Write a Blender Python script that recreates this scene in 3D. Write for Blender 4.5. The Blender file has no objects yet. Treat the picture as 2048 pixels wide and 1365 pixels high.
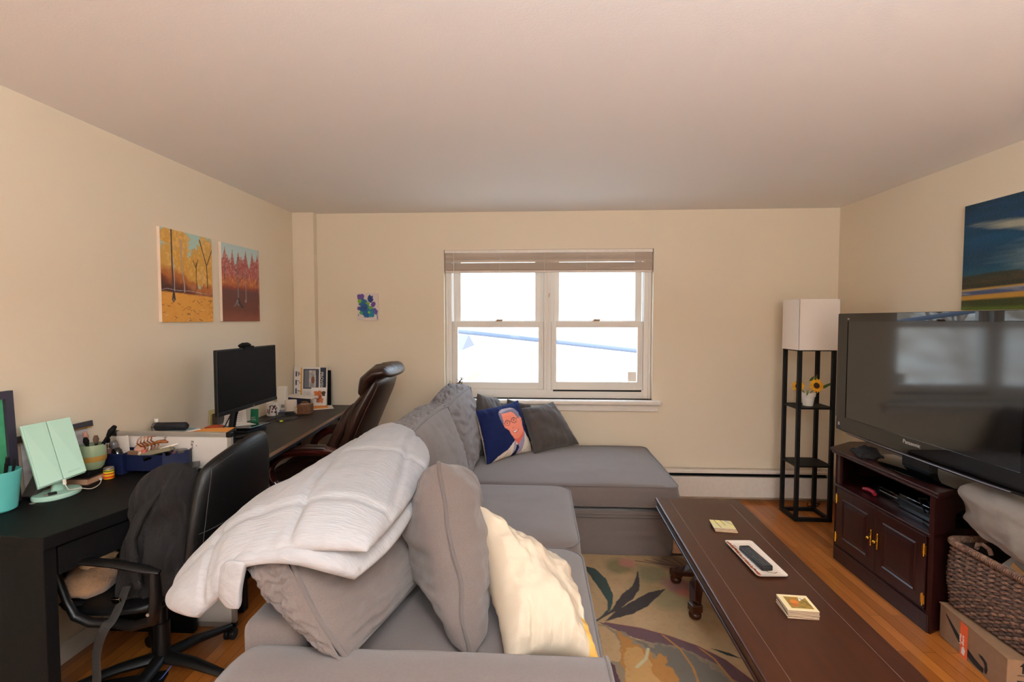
import bpy, bmesh, math, random
import numpy as np
from mathutils import Vector, Matrix, noise, Euler

SC = bpy.context.scene
COL = SC.collection
PI = math.pi

# ------------------------------------------------------------------ camera, world, light
F = 970.0; YAW = math.atan(50/F); PITCH = math.atan(42/F)
cd = bpy.data.cameras.new('camera'); cam = bpy.data.objects.new('camera', cd); COL.objects.link(cam)
cam.location = (0, 0, 1.52); cam.rotation_euler = (PI/2-PITCH, 0, YAW)
cd.sensor_width = 36; cd.lens = F/2048*36; cd.clip_start = .02; cd.clip_end = 300
SC.camera = cam
SC.view_settings.view_transform = 'Standard'; SC.view_settings.look = 'None'
SC.view_settings.gamma = 1; SC.view_settings.exposure = .17; SC.view_settings.use_curve_mapping = False
SC.cycles.max_bounces = 12; SC.cycles.diffuse_bounces = 8; SC.cycles.sample_clamp_indirect = 8

W = bpy.data.worlds.new('sky'); SC.world = W; W.use_nodes = True
bgn = W.node_tree.nodes['Background']
bgn.inputs[0].default_value = (.62, .80, 1, 1); bgn.inputs[1].default_value = 7.5

def area(name, loc, rot, sx, sy, power, color, portal=False):
    l = bpy.data.lights.new(name, 'AREA'); l.shape = 'RECTANGLE'; l.size = sx; l.size_y = sy
    l.energy = power; l.color = color
    if portal: l.cycles.is_portal = True
    o = bpy.data.objects.new(name, l); COL.objects.link(o); o.location = loc; o.rotation_euler = rot
    return o
area('window_portal', (.09, 4.34, 1.48), (-PI/2, 0, 0), 1.76, 1.26, 1, (1, 1, 1), portal=True)
area('bounced_flash', (.6, -1.0, 1.7), (PI-.02, 0, 0), .55, .55, 240, (.87, 1.0, 1.08))
area('front_fill', (.3, -2.9, 1.6), (PI/2, 0, 0), 1.8, 1.3, 38, (1, .95, .90))  # added frontal fill behind the camera, lifts the back wall; no room glows there
area('overhead_fill', (.1, -.1, 2.36), (0, 0, 0), .35, .35, 22, (1, .88, .78))  # added warm fill from above for the near sofa arm, no fixture hangs here
sl = bpy.data.lights.new('sun', 'SUN'); sl.energy = 3.5; sl.angle = .01; sl.color = (1, .93, .82)
so = bpy.data.objects.new('sun', sl); COL.objects.link(so); so.rotation_euler = (math.radians(48), 0, math.radians(38))

# ------------------------------------------------------------------ helpers
def s2l(c):
    c = np.asarray(c, float)/255.
    return np.where(c <= .04045, c/12.92, ((c+.055)/1.055)**2.4)
def RGB(r, g, b): return tuple(float(v) for v in s2l((r, g, b)))

def mat(name, col, rough=.6, metal=0, spec=.5, noise_amt=0, noise_scale=8, bump=0, bump_scale=60, col2=None,
        sheen=0, coat=0, wave=None, attr=False, stretch=None, detail=4):
    m = bpy.data.materials.new(name); m.use_nodes = True
    n = m.node_tree.nodes; L = m.node_tree.links; p = n['Principled BSDF']
    p.inputs['Base Color'].default_value = (*col, 1); p.inputs['Roughness'].default_value = rough
    p.inputs['Metallic'].default_value = metal; p.inputs['Specular IOR Level'].default_value = spec
    p.inputs['Sheen Weight'].default_value = sheen; p.inputs['Coat Weight'].default_value = coat
    p.inputs['Coat Roughness'].default_value = .15
    tc = n.new('ShaderNodeTexCoord'); src = tc.outputs['Object']
    if stretch:
        mp = n.new('ShaderNodeMapping'); mp.inputs['Scale'].default_value = stretch; L.new(src, mp.inputs[0]); src = mp.outputs[0]
    if attr:
        a = n.new('ShaderNodeAttribute'); a.attribute_name = 'Col'; L.new(a.outputs['Color'], p.inputs['Base Color'])
    elif noise_amt or col2:
        nz = n.new('ShaderNodeTexNoise'); nz.inputs['Scale'].default_value = noise_scale; nz.inputs['Detail'].default_value = detail
        L.new(src, nz.inputs['Vector'])
        r = n.new('ShaderNodeValToRGB')
        c2 = col2 or tuple(min(1, c*(1+noise_amt)) for c in col); c1 = col if col2 else tuple(c*(1-noise_amt) for c in col)
        r.color_ramp.elements[0].position = .35; r.color_ramp.elements[1].position = .65
        r.color_ramp.elements[0].color = (*c1, 1); r.color_ramp.elements[1].color = (*c2, 1)
        L.new(nz.outputs['Fac'], r.inputs[0]); L.new(r.outputs[0], p.inputs['Base Color'])
    if bump:
        nb = n.new('ShaderNodeTexNoise'); nb.inputs['Scale'].default_value = bump_scale; nb.inputs['Detail'].default_value = 3
        L.new(src, nb.inputs['Vector'])
        b = n.new('ShaderNodeBump'); b.inputs['Strength'].default_value = bump; b.inputs['Distance'].default_value = .01
        L.new(nb.outputs['Fac'], b.inputs['Height']); L.new(b.outputs[0], p.inputs['Normal'])
    return m

def emit_free_glass(name, tint=(1, 1, 1), refl=.06):
    m = bpy.data.materials.new(name); m.use_nodes = True
    n = m.node_tree.nodes; L = m.node_tree.links; n.clear()
    o = n.new('ShaderNodeOutputMaterial'); mx = n.new('ShaderNodeMixShader'); t = n.new('ShaderNodeBsdfTransparent')
    g = n.new('ShaderNodeBsdfGlossy'); g.inputs['Roughness'].default_value = .03; t.inputs[0].default_value = (*tint, 1)
    fr = n.new('ShaderNodeFresnel'); fr.inputs[0].default_value = 1.45
    L.new(fr.outputs[0], mx.inputs[0]); L.new(t.outputs[0], mx.inputs[1]); L.new(g.outputs[0], mx.inputs[2]); L.new(mx.outputs[0], o.inputs[0])
    return m

class B:
    """collects geometry for one mesh"""
    def __init__(s): s.v = []; s.f = []; s.c = None
    def add(s, vs, fs):
        o = len(s.v); s.v += [tuple(map(float, v)) for v in vs]; s.f += [tuple(i+o for i in f) for f in fs]; return s
    def box(s, x0, x1, y0, y1, z0, z1):
        return s.add([(x0, y0, z0), (x1, y0, z0), (x1, y1, z0), (x0, y1, z0), (x0, y0, z1), (x1, y0, z1), (x1, y1, z1), (x0, y1, z1)],
                     [(0, 3, 2, 1), (4, 5, 6, 7), (0, 1, 5, 4), (1, 2, 6, 5), (2, 3, 7, 6), (3, 0, 4, 7)])
    def cbox(s, c, d, rz=0, rx=0, ry=0):
        M = Matrix.Translation(c) @ Euler((rx, ry, rz)).to_matrix().to_4x4()
        q = B().box(-d[0]/2, d[0]/2, -d[1]/2, d[1]/2, -d[2]/2, d[2]/2)
        return s.add([M @ Vector(v) for v in q.v], q.f)
    def prism(s, pts, z0, z1):
        n = len(pts)
        vs = [(x, y, z0) for x, y in pts]+[(x, y, z1) for x, y in pts]
        return s.add(vs, [tuple(range(n))[::-1], tuple(range(n, 2*n))]+[(i, (i+1) % n, n+(i+1) % n, n+i) for i in range(n)])
    def plate(s, pts3, off):
        """polygon in space thickened by vector off"""
        n = len(pts3); off = Vector(off)
        vs = [Vector(p) for p in pts3]+[Vector(p)+off for p in pts3]
        return s.add(vs, [tuple(range(n))[::-1], tuple(range(n, 2*n))]+[(i, (i+1) % n, n+(i+1) % n, n+i) for i in range(n)])
    def tube(s, path, r, seg=8, closed=False, caps=True, flat=1.0, up=None):
        P = [Vector(p) for p in path]; n = len(P)
        R = r if hasattr(r, '__len__') else [r]*n
        vs = []; prev = None
        for i in range(n):
            a = P[(i-1) % n] if (closed or i > 0) else P[i]; b = P[(i+1) % n] if (closed or i < n-1) else P[i]
            t = (b-a).normalized() if (b-a).length > 1e-9 else Vector((0, 0, 1))
            if prev is None:
                u = Vector(up) if up else (Vector((0, 0, 1)) if abs(t.z) < .9 else Vector((1, 0, 0)))
            else: u = Vector(up) if up else prev
            x = t.cross(u)
            if x.length < 1e-6: x = t.cross(Vector((1, 0, 0)))
            x.normalize(); y = x.cross(t).normalized(); prev = y
            for k in range(seg):
                an = 2*PI*k/seg
                vs.append(P[i]+x*math.cos(an)*R[i]+y*math.sin(an)*R[i]*flat)
        fs = []
        for i in range(n if closed else n-1):
            j = (i+1) % n
            for k in range(seg):
                l = (k+1) % seg
                fs.append((i*seg+k, i*seg+l, j*seg+l, j*seg+k))
        if not closed and caps:
            fs.append(tuple(range(seg))[::-1]); fs.append(tuple((n-1)*seg+k for k in range(seg)))
        return s.add(vs, fs)
    def lathe(s, prof, c=(0, 0, 0), seg=28, M=None, sx=1, sy=1):
        vs = []; n = len(prof)
        for r, z in prof:
            for k in range(seg):
                a = 2*PI*k/seg; vs.append(Vector((r*math.cos(a)*sx, r*math.sin(a)*sy, z)))
        if M: vs = [M @ v for v in vs]
        vs = [v+Vector(c) for v in vs]
        fs = [(i*seg+k, i*seg+(k+1) % seg, (i+1)*seg+(k+1) % seg, (i+1)*seg+k) for i in range(n-1) for k in range(seg)]
        fs.append(tuple(range(seg))[::-1]); fs.append(tuple((n-1)*seg+k for k in range(seg)))
        return s.add(vs, fs)
    def grid(s, P):
        """P: (n,m,3) array of points"""
        n, m = P.shape[:2]
        return s.add(P.reshape(-1, 3).tolist(), [(i*m+j, (i+1)*m+j, (i+1)*m+j+1, i*m+j+1) for i in range(n-1) for j in range(m-1)])

def obj(name, b, m, parent=None, smooth=None, bevel=0, world=False, sub=0, segs=2):
    me = bpy.data.meshes.new(name)
    vs = b.v
    if world and parent is not None:
        Mi = chain(parent).inverted(); vs = [Mi @ Vector(v) for v in vs]
    me.from_pydata([tuple(v) for v in vs], [], b.f); me.update()
    if b.c is not None:
        a = me.color_attributes.new('Col', 'FLOAT_COLOR', 'POINT')
        cc = np.ones((len(vs), 4), np.float32); cc[:, :3] = b.c; a.data.foreach_set('color', cc.ravel())
    if m: me.materials.append(m)
    bm = bmesh.new(); bm.from_mesh(me)
    bmesh.ops.recalc_face_normals(bm, faces=bm.faces); bm.to_mesh(me); bm.free()
    if smooth is not None:
        me.shade_smooth(); me.set_sharp_from_angle(angle=math.radians(smooth))
    o = bpy.data.objects.new(name, me); COL.objects.link(o)
    if parent is not None: o.parent = parent
    if bevel:
        md = o.modifiers.new('bevel', 'BEVEL'); md.width = bevel; md.segments = segs; md.limit_method = 'ANGLE'; md.angle_limit = .6
    if sub:
        md = o.modifiers.new('sub', 'SUBSURF'); md.levels = sub; md.render_levels = sub
    return o
def chain(o):
    M = o.matrix_basis.copy()
    while o.parent is not None: o = o.parent; M = o.matrix_basis @ M
    return M
def tag(o, label, cat, group=None):
    o['label'] = label; o['category'] = cat
    if group: o['group'] = group
    return o
def thing(name, label, cat, loc=(0, 0, 0), rz=0, group=None):
    o = bpy.data.objects.new(name, None); COL.objects.link(o); o.empty_display_size = .05
    o.location = loc; o.rotation_euler = (0, 0, rz); return tag(o, label, cat, group)
def struct(name, b, m, parent=None, **k):
    o = obj(name, b, m, parent, **k)
    if parent is None: o['kind'] = 'structure'
    return o
def single(name, b, m, label, cat, group=None, origin=None, **k):
    """a thing that is one mesh, given in world coordinates; its origin goes to its base"""
    V = np.array(b.v); og = Vector(origin) if origin else Vector(((V[:, 0].min()+V[:, 0].max())/2, (V[:, 1].min()+V[:, 1].max())/2, V[:, 2].min()))
    b.v = [tuple(Vector(v)-og) for v in b.v]
    o = obj(name, b, m, None, **k); o.location = og
    return tag(o, label, cat, group)
def part(name, b, m, parent, **k): return obj(name, b, m, parent, world=True, **k)
def shift_new(old, dx, dy, dz=0.):
    for o in set(bpy.data.objects)-old:
        if o.parent is None: o.location = Vector(o.location)+Vector((dx, dy, dz))
def fbm(x, y, z=0., o=3):
    return noise.fractal(Vector((x, y, z)), 1., 2., o)
def text(name, s, size, m, M, parent, align='CENTER', ext=.0004):
    c = bpy.data.curves.new(name, 'FONT'); c.body = s; c.size = size; c.extrude = ext; c.align_x = align; c.resolution_u = 3
    t = bpy.data.objects.new(name+'_tmp', c); COL.objects.link(t)
    me = bpy.data.meshes.new_from_object(t.evaluated_get(bpy.context.evaluated_depsgraph_get()))
    bpy.data.objects.remove(t); me.name = name; me.materials.clear(); me.materials.append(m)
    me.transform(chain(parent).inverted() @ M)
    o = bpy.data.objects.new(name, me); COL.objects.link(o); o.parent = parent; return o
def frame3(o, x, y):
    """matrix with origin o, x axis x, y axis ~y"""
    x = Vector(x).normalized(); z = x.cross(Vector(y)).normalized(); y = z.cross(x)
    return Matrix(((x.x, y.x, z.x, o[0]), (x.y, y.y, z.y, o[1]), (x.z, y.z, z.z, o[2]), (0, 0, 0, 1)))

# -------- painted pictures (colour per grid vertex)
class Img:
    def __init__(s, w, h, col):
        s.w, s.h = w, h; s.a = np.zeros((h, w, 3)); s.a[:] = s2l(col)
        s.x, s.y = np.meshgrid((np.arange(w)+.5)/w, 1-(np.arange(h)+.5)/h)   # x 0..1 right, y 0..1 up
    def mask(s, m, col, al=1.):
        m = np.clip(m, 0, 1)[..., None]*al; s.a = s.a*(1-m)+s2l(col)*m
    def inside(s, pts, x=None, y=None):
        x = s.x if x is None else x; y = s.y if y is None else y
        r = np.zeros(x.shape, bool); n = len(pts)
        for i in range(n):
            x0, y0 = pts[i]; x1, y1 = pts[(i+1) % n]
            if y0 == y1: continue
            c = ((y0 > y) != (y1 > y)) & (x < (x1-x0)*(y-y0)/(y1-y0)+x0); r ^= c
        return r
    def poly(s, pts, col, al=1., wob=0, sc=10, seed=0):
        x, y = s.x, s.y
        if wob: x = x+wob*(s.fb(sc, seed)-.5); y = y+wob*(s.fb(sc, seed+7)-.5)
        s.mask(s.inside(pts, x, y).astype(float), col, al)
    def ell(s, cx, cy, rx, ry, col, al=1., soft=.1, rot=0, asp=1):
        dx = (s.x-cx); dy = (s.y-cy)*asp; c, q = math.cos(rot), math.sin(rot)
        d = np.sqrt(((dx*c+dy*q)/rx)**2+((-dx*q+dy*c)/(ry*asp))**2); s.mask((1-d)/soft, col, al)
    def line(s, pts, w, col, al=1., asp=1, soft=.3):
        W_ = w if hasattr(w, '__len__') else [w]*len(pts); best = np.full(s.x.shape, 9.)
        for i in range(len(pts)-1):
            (x0, y0), (x1, y1) = pts[i], pts[i+1]; dx, dy = x1-x0, (y1-y0)*asp; L = dx*dx+dy*dy+1e-12
            t = np.clip(((s.x-x0)*dx+(s.y-y0)*asp*dy)/L, 0, 1)
            d = np.hypot(s.x-x0-t*dx, (s.y-y0)*asp-t*dy)/(W_[i]*(1-t)+W_[i+1]*t); best = np.minimum(best, d)
        s.mask((1-best)/soft, col, al)
    def noise(s, nx, ny, seed):
        r = np.random.RandomState(seed); g = r.rand(ny+2, nx+2)
        fx = s.x*nx; fy = s.y*ny; ix = fx.astype(int); iy = fy.astype(int); fx = fx-ix; fy = fy-iy
        fx = fx*fx*(3-2*fx); fy = fy*fy*(3-2*fy)
        return (g[iy, ix]*(1-fx)+g[iy, ix+1]*fx)*(1-fy)+(g[iy+1, ix]*(1-fx)+g[iy+1, ix+1]*fx)*fy
    def fb(s, n, seed=0, ax=1., ay=1.):
        t = 0; a = 1; q = 0
        for k in range(4): t = t+a*s.noise(max(1, int(n*ax*2**k)), max(1, int(n*ay*2**k)), seed+k*13); q += a; a *= .55
        return t/q
def canvas_grid(img, P00, P10, P01):
    """grid facing (P10-P00)x(P01-P00), one quad per pixel"""
    P00, P10, P01 = map(np.array, (P00, P10, P01))
    X = img.x[..., None]; Y = img.y[..., None]
    X = (X-X.min())/(X.max()-X.min()); Y = (Y-Y.min())/(Y.max()-Y.min())
    b = B().grid(P00+(P10-P00)*X+(P01-P00)*Y); b.c = img.a.reshape(-1, 3); return b

# ------------------------------------------------------------------ materials
M_wall = mat('wall_paint', RGB(225, 212, 190), .75, bump=.05, bump_scale=220)
M_ceil = mat('ceiling_paint', RGB(232, 230, 228), .8, bump=.05, bump_scale=120)
M_trimw = mat('white_trim_paint', RGB(226, 218, 208), .45, noise_amt=.03, noise_scale=30)
M_vinyl = mat('window_vinyl', RGB(225, 220, 212), .4)
M_sofa = mat('sofa_twill', RGB(106, 94, 90), .95, spec=.15, bump=.35, bump_scale=900, noise_amt=.07, noise_scale=300, sheen=.25)
M_pipe = mat('sofa_piping', RGB(98, 88, 85), .95, spec=.15, bump=.35, bump_scale=700, sheen=.25)
M_throw = mat('throw_pillow_grey', RGB(74, 66, 62), .95, spec=.15, bump=.3, bump_scale=600, noise_amt=.08, noise_scale=200, sheen=.2)
M_blank = mat('quilt_cotton', RGB(165, 165, 168), .95, spec=.1, bump=.35, bump_scale=9, noise_amt=.04, noise_scale=7, stretch=(2.2, 20, 6), sheen=.1, detail=6)
M_cream = mat('cream_canvas', RGB(236, 218, 190), .9, spec=.1, attr=True, bump=.2, bump_scale=500)
M_dkwood = mat('dark_coffee_wood', RGB(58, 28, 15), .30, spec=.3, noise_amt=.12, noise_scale=5, stretch=(7, 1, 7), coat=.08)
M_inlay = mat('scored_line', RGB(128, 96, 78), .5)
M_cherry = mat('dark_cherry_wood', RGB(38, 13, 12), .33, spec=.35, noise_amt=.2, noise_scale=6, stretch=(6, 6, 1), coat=.08)
M_black = mat('black_desk_laminate', RGB(13, 12, 12), .62, spec=.12, bump=.12, bump_scale=300, noise_amt=.12, noise_scale=40)
M_brown = mat('blackbrown_laminate', RGB(30, 23, 19), .45, spec=.35, bump=.08, bump_scale=300, noise_amt=.1, noise_scale=30, stretch=(6, 1, 1))
M_rawedge = mat('raw_edge', RGB(140, 108, 82), .8, noise_amt=.12, noise_scale=150)
M_leather = mat('black_leather', RGB(8, 8, 9), .4, spec=.35, bump=.15, bump_scale=350)
M_brleath = mat('brown_leather', RGB(42, 25, 19), .3, spec=.45, bump=.2, bump_scale=160, noise_amt=.25, noise_scale=10)
M_plastic = mat('black_plastic', RGB(12, 11, 11), .42, spec=.35)
M_matte = mat('matte_black', RGB(10, 9, 9), .75, spec=.2)
M_gloss = mat('gloss_black', RGB(6, 6, 6), .035, spec=.6)
M_frame = mat('black_metal_frame', RGB(12, 10, 9), .55, spec=.25)
M_mirror = mat('mirror_bezel', RGB(4, 4, 4), .02, spec=.7)
M_silver = mat('brushed_aluminium', RGB(190, 184, 176), .35, metal=.8)
M_chrome = mat('chrome', RGB(220, 220, 220), .15, metal=1)
M_brass = mat('brass', RGB(214, 168, 62), .22, metal=1)
M_white = mat('white_plastic', RGB(232, 226, 216), .4)
M_paper = mat('paper', RGB(228, 222, 214), .8)
M_shade = mat('lamp_shade_fabric', RGB(236, 228, 220), .9, bump=.1, bump_scale=400)
M_mint = mat('mint_plastic', RGB(172, 212, 196), .4)
M_teal = mat('teal_ceramic', RGB(92, 182, 178), .25, noise_amt=.05)
M_blue = mat('blue_plastic', RGB(18, 26, 58), .5, spec=.3)
M_picture = mat('painted_picture', (1, 1, 1), .65, attr=True, bump=.2, bump_scale=200)
M_oil = mat('oil_painting', (1, 1, 1), .42, spec=.3, attr=True, bump=.6, bump_scale=70, stretch=(1, 1, 4))
M_rug = mat('rug_wool', (1, 1, 1), .95, spec=.1, attr=True, bump=.6, bump_scale=500, sheen=.1)
M_card = mat('cardboard', RGB(138, 104, 76), .85, noise_amt=.04, noise_scale=40)
M_ink = mat('black_ink', RGB(16, 14, 14), .6)
M_orange = mat('orange_tape', RGB(226, 92, 44), .4)
M_weave = mat('woven_hyacinth', RGB(98, 70, 56), .8, col2=RGB(58, 40, 34), noise_scale=60, bump=.5, bump_scale=200)
M_weave2 = mat('woven_hyacinth_light', RGB(132, 98, 78), .8, col2=RGB(88, 60, 48), noise_scale=60, bump=.5, bump_scale=200)
M_jacket = mat('dark_jacket_cloth', RGB(19, 14, 14), .9, bump=.3, bump_scale=250)
M_clear = emit_free_glass('clear_glass')
M_clearp = emit_free_glass('clear_plastic', (.93, .93, .95))
M_throwgrey = mat('light_grey_fleece', RGB(128, 119, 112), .95, spec=.1, bump=.3, bump_scale=400, sheen=.2)

def floor_mat():
    m = bpy.data.materials.new('oak_strip_floor'); m.use_nodes = True
    n = m.node_tree.nodes; L = m.node_tree.links; p = n['Principled BSDF']
    tc = n.new('ShaderNodeTexCoord'); mp = n.new('ShaderNodeMapping'); mp.inputs['Rotation'].default_value = (0, 0, PI/2)
    L.new(tc.outputs['Object'], mp.inputs[0])
    br = n.new('ShaderNodeTexBrick'); br.inputs['Scale'].default_value = 1; br.inputs['Brick Width'].default_value = .75
    br.inputs['Row Height'].default_value = .057; br.inputs['Mortar Size'].default_value = .0012; br.inputs['Mortar Smooth'].default_value = .2
    br.offset = .37; br.inputs['Bias'].default_value = -.1
    br.inputs['Color1'].default_value = (*RGB(196, 118, 50), 1); br.inputs['Color2'].default_value = (*RGB(150, 82, 32), 1)
    br.inputs['Mortar'].default_value = (*RGB(70, 34, 14), 1); L.new(mp.outputs[0], br.inputs['Vector'])
    g = n.new('ShaderNodeTexNoise'); g.inputs['Scale'].default_value = 6; g.inputs['Detail'].default_value = 6
    m2 = n.new('ShaderNodeMapping'); m2.inputs['Scale'].default_value = (14, .8, 1); L.new(tc.outputs['Object'], m2.inputs[0]); L.new(m2.outputs[0], g.inputs['Vector'])
    mx = n.new('ShaderNodeMix'); mx.data_type = 'RGBA'; mx.blend_type = 'MULTIPLY'; mx.inputs[0].default_value = .45
    L.new(br.outputs['Color'], mx.inputs[6]); L.new(g.outputs['Fac'], mx.inputs[7]); L.new(mx.outputs[2], p.inputs['Base Color'])
    p.inputs['Roughness'].default_value = .3; p.inputs['Coat Weight'].default_value = .2
    b = n.new('ShaderNodeBump'); b.inputs['Strength'].default_value = .15; b.inputs['Distance'].default_value = .003; b.invert = True
    L.new(br.outputs['Fac'], b.inputs['Height']); L.new(b.outputs[0], p.inputs['Normal'])
    return m

for m_ in (M_mirror,): m_.node_tree.nodes['Principled BSDF'].inputs['IOR'].default_value = 1.5
# ------------------------------------------------------------------ the room
LX, RX, BY, FY, H = -2.099, 2.483, 4.155, -3.2, 2.44
WX0, WX1, WZ0, WZ1 = -.80, .978, .84, 2.12
struct('floor', B().box(LX-.1, RX+.1, FY-.1, BY+.2, -.1, 0), floor_mat())
struct('ceiling', B().box(LX-.1, RX+.1, FY-.1, BY+.2, H, H+.1), M_ceil)
struct('wall_left', B().box(LX-.1, LX, FY, BY+.2, 0, H), M_wall)
struct('wall_right', B().box(RX, RX+.1, FY, BY+.2, 0, H), M_wall)
struct('wall_front', B().box(LX-.1, RX+.1, FY-.1, FY, 0, H), M_wall)
wb = B()
wb.box(LX-.1, WX0, BY, BY+.2, 0, H).box(WX1, RX+.1, BY, BY+.2, 0, H).box(WX0, WX1, BY, BY+.2, 0, WZ0).box(WX0, WX1, BY, BY+.2, WZ1, H)
struct('wall_back', wb, M_wall)
struct('trim_1', B().box(LX, -1.911, 4.09, BY, 0, H), M_wall, bevel=.004)

# window: frame, sashes, panes, sill, apron, locks
wn = bpy.data.objects.new('window_1', None); COL.objects.link(wn); wn.location = (.09, 4.2, .84); wn['kind'] = 'structure'
b = B(); y0, y1 = 4.215, 4.34
b.box(WX0, -.745, y0, y1, WZ0, WZ1).box(.915, WX1, y0, y1, WZ0, WZ1).box(-.745, .915, y0, y1, 2.07, WZ1).box(-.745, .915, y0, y1, WZ0, .914)
b.box(.06, .122, y0-.004, y1, .914, 2.07).box(.04, .142, 4.268, y1, .914, 2.07).box(.085, .097, y0-.009, y0, .90, 2.07)
b.box(-.79, -.775, y0-.012, y0, WZ0, WZ1).box(.955, .968, y0-.012, y0, WZ0, WZ1)
part('window_frame', b, M_vinyl, wn, bevel=.002)
part('weather_strip', B().box(.14, .90, 4.2135, 4.222, .9, .913).box(.30, .45, 4.2125, 4.214, .902, .91), M_matte, wn)
def sash(x0, x1, z0, z1, st, rt, rb, y, nm):
    q = B(); q.box(x0, x0+st, y, y+.035, z0, z1).box(x1-st, x1, y, y+.035, z0, z1).box(x0+st, x1-st, y, y+.035, z1-rt, z1).box(x0+st, x1-st, y, y+.035, z0, z0+rb)
    q.box(x0+.012, x0+.016, y-.003, y, z0, z1).box(x1-.016, x1-.012, y-.003, y, z0, z1)
    s_ = part('sash', q, M_vinyl, wn, bevel=.003)
    obj('window_pane', B().box(x0+st, x1-st, y+.015, y+.019, z0+rb, z1-rt), M_clear, s_)
sash(-.742, .058, .915, 1.508, .045, .052, .058, 4.232, 'l')
sash(.124, .912, .915, 1.508, .045, .052, .066, 4.232, 'r')
sash(-.735, .045, 1.47, 2.068, .062, .04, .045, 4.27, 'ul')
sash(.137, .905, 1.47, 2.068, .055, .04, .045, 4.27, 'ur')
for x in (-.335, .51):
    part('sash_lock', B().box(x-.03, x+.03, 4.236, 4.262, 1.508, 1.516).cbox((x+.008, 4.245, 1.521), (.055, .014, .01), .2).lathe([(.01, 1.508), (.01, 1.524), (.004, 1.528)], (x-.01, 4.248, 0), 10), M_brass if 0 else mat('lock_tan', RGB(150, 120, 90), .4), wn)
part('window_sill', B().box(-.885, 1.045, 4.085, 4.235, .803, .84), M_trimw, wn, bevel=.012, segs=3)
part('sill_apron', B().box(-.865, 1.028, 4.13, BY, .745, .803), M_trimw, wn, bevel=.003)
part('paint_chip', B().plate([(.085, 4.2095, 1.73), (.10, 4.2095, 1.75), (.11, 4.2095, 1.755), (.108, 4.2095, 1.72), (.088, 4.2095, 1.705)], (0, -.0008, 0)), mat('chip_tan', RGB(196, 176, 150), .7), wn)
part('window_sticker', B().box(.79, .862, 4.244, 4.2465, .985, 1.07), mat('sticker', RGB(244, 242, 234), .7), wn)

# mini blind, drawn up
bl = thing('window_blind', 'white mini blind drawn up at the top of the window', 'blind', (.09, 4.18, 2.0))
part('head_rail', B().box(-.795, .972, 4.16, 4.205, 2.092, 2.12), M_trimw, bl, bevel=.003)
q = B()
for k in range(30):
    z = 1.948+k*.0026+(.0025*k*(1 if k > 22 else 0)*.4); q.cbox((.087, 4.182+random.Random(k).uniform(-.002, .002), z), (1.755, .03, .0011), 0, -.32)
for k in range(7):
    q.cbox((.087, 4.18, 2.026+k*.0105), (1.755, .028, .0012), 0, -.62)
part('slat', q, mat('blind_slats', RGB(214, 200, 186), .5), bl)
part('bottom_rail', B().box(-.79, .967, 4.165, 4.2, 1.926, 1.945), mat('blind_rail', RGB(214, 200, 188), .5), bl, bevel=.003)
q = B()
for x in (-.32, .06, .42, .82): part('ladder_cord', B().tube([(x, 4.163, 2.1), (x, 4.160, 1.93)], .0012, 5), M_white, bl)
part('tilt_wand', B().tube([(-.715, 4.152, 2.095), (-.714, 4.152, 1.42)], .0035, 6), mat('wand', RGB(216, 206, 194), .3), bl, smooth=40)

# baseboard heater along the back wall
ht = thing('baseboard_heater', 'cream metal baseboard heater along the back wall under the window', 'heater', (.3, 4.12, 0))
part('back_plate', B().box(-1.9, 2.44, 4.145, 4.153, .03, .262), M_trimw, ht)
part('top_hood', B().add([(-1.9, 4.153, .262), (2.44, 4.153, .262), (2.44, 4.10, .262), (-1.9, 4.10, .262), (-1.9, 4.092, .252), (2.44, 4.092, .252), (2.44, 4.092, .236), (-1.9, 4.092, .236), (-1.9, 4.153, .256), (2.44, 4.153, .256)],
     [(0, 1, 2, 3), (3, 2, 5, 4), (4, 5, 6, 7), (7, 6, 9, 8)]), M_trimw, ht)
part('front_cover', B().box(-1.9, 2.44, 4.09, 4.096, .035, .205).box(-1.9, 2.44, 4.096, 4.104, .198, .205), M_trimw, ht, bevel=.003)
part('damper', B().cbox((.27, 4.115, .222), (4.3, .035, .003), 0, .5), M_matte, ht)
part('end_cap', B().box(2.405, 2.445, 4.086, 4.154, .03, .265), M_trimw, ht, bevel=.003)
part('fin_element', B().box(-1.88, 2.40, 4.105, 4.143, .06, .18), M_matte, ht)
for nm, bb in (('baseboard_left', B().box(LX, LX+.014, -3.2, 4.09, 0, .09)), ('baseboard_right', B().box(RX-.014, RX, -3.2, 4.08, 0, .09))):
    struct(nm, bb, M_trimw, bevel=.004)

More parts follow.
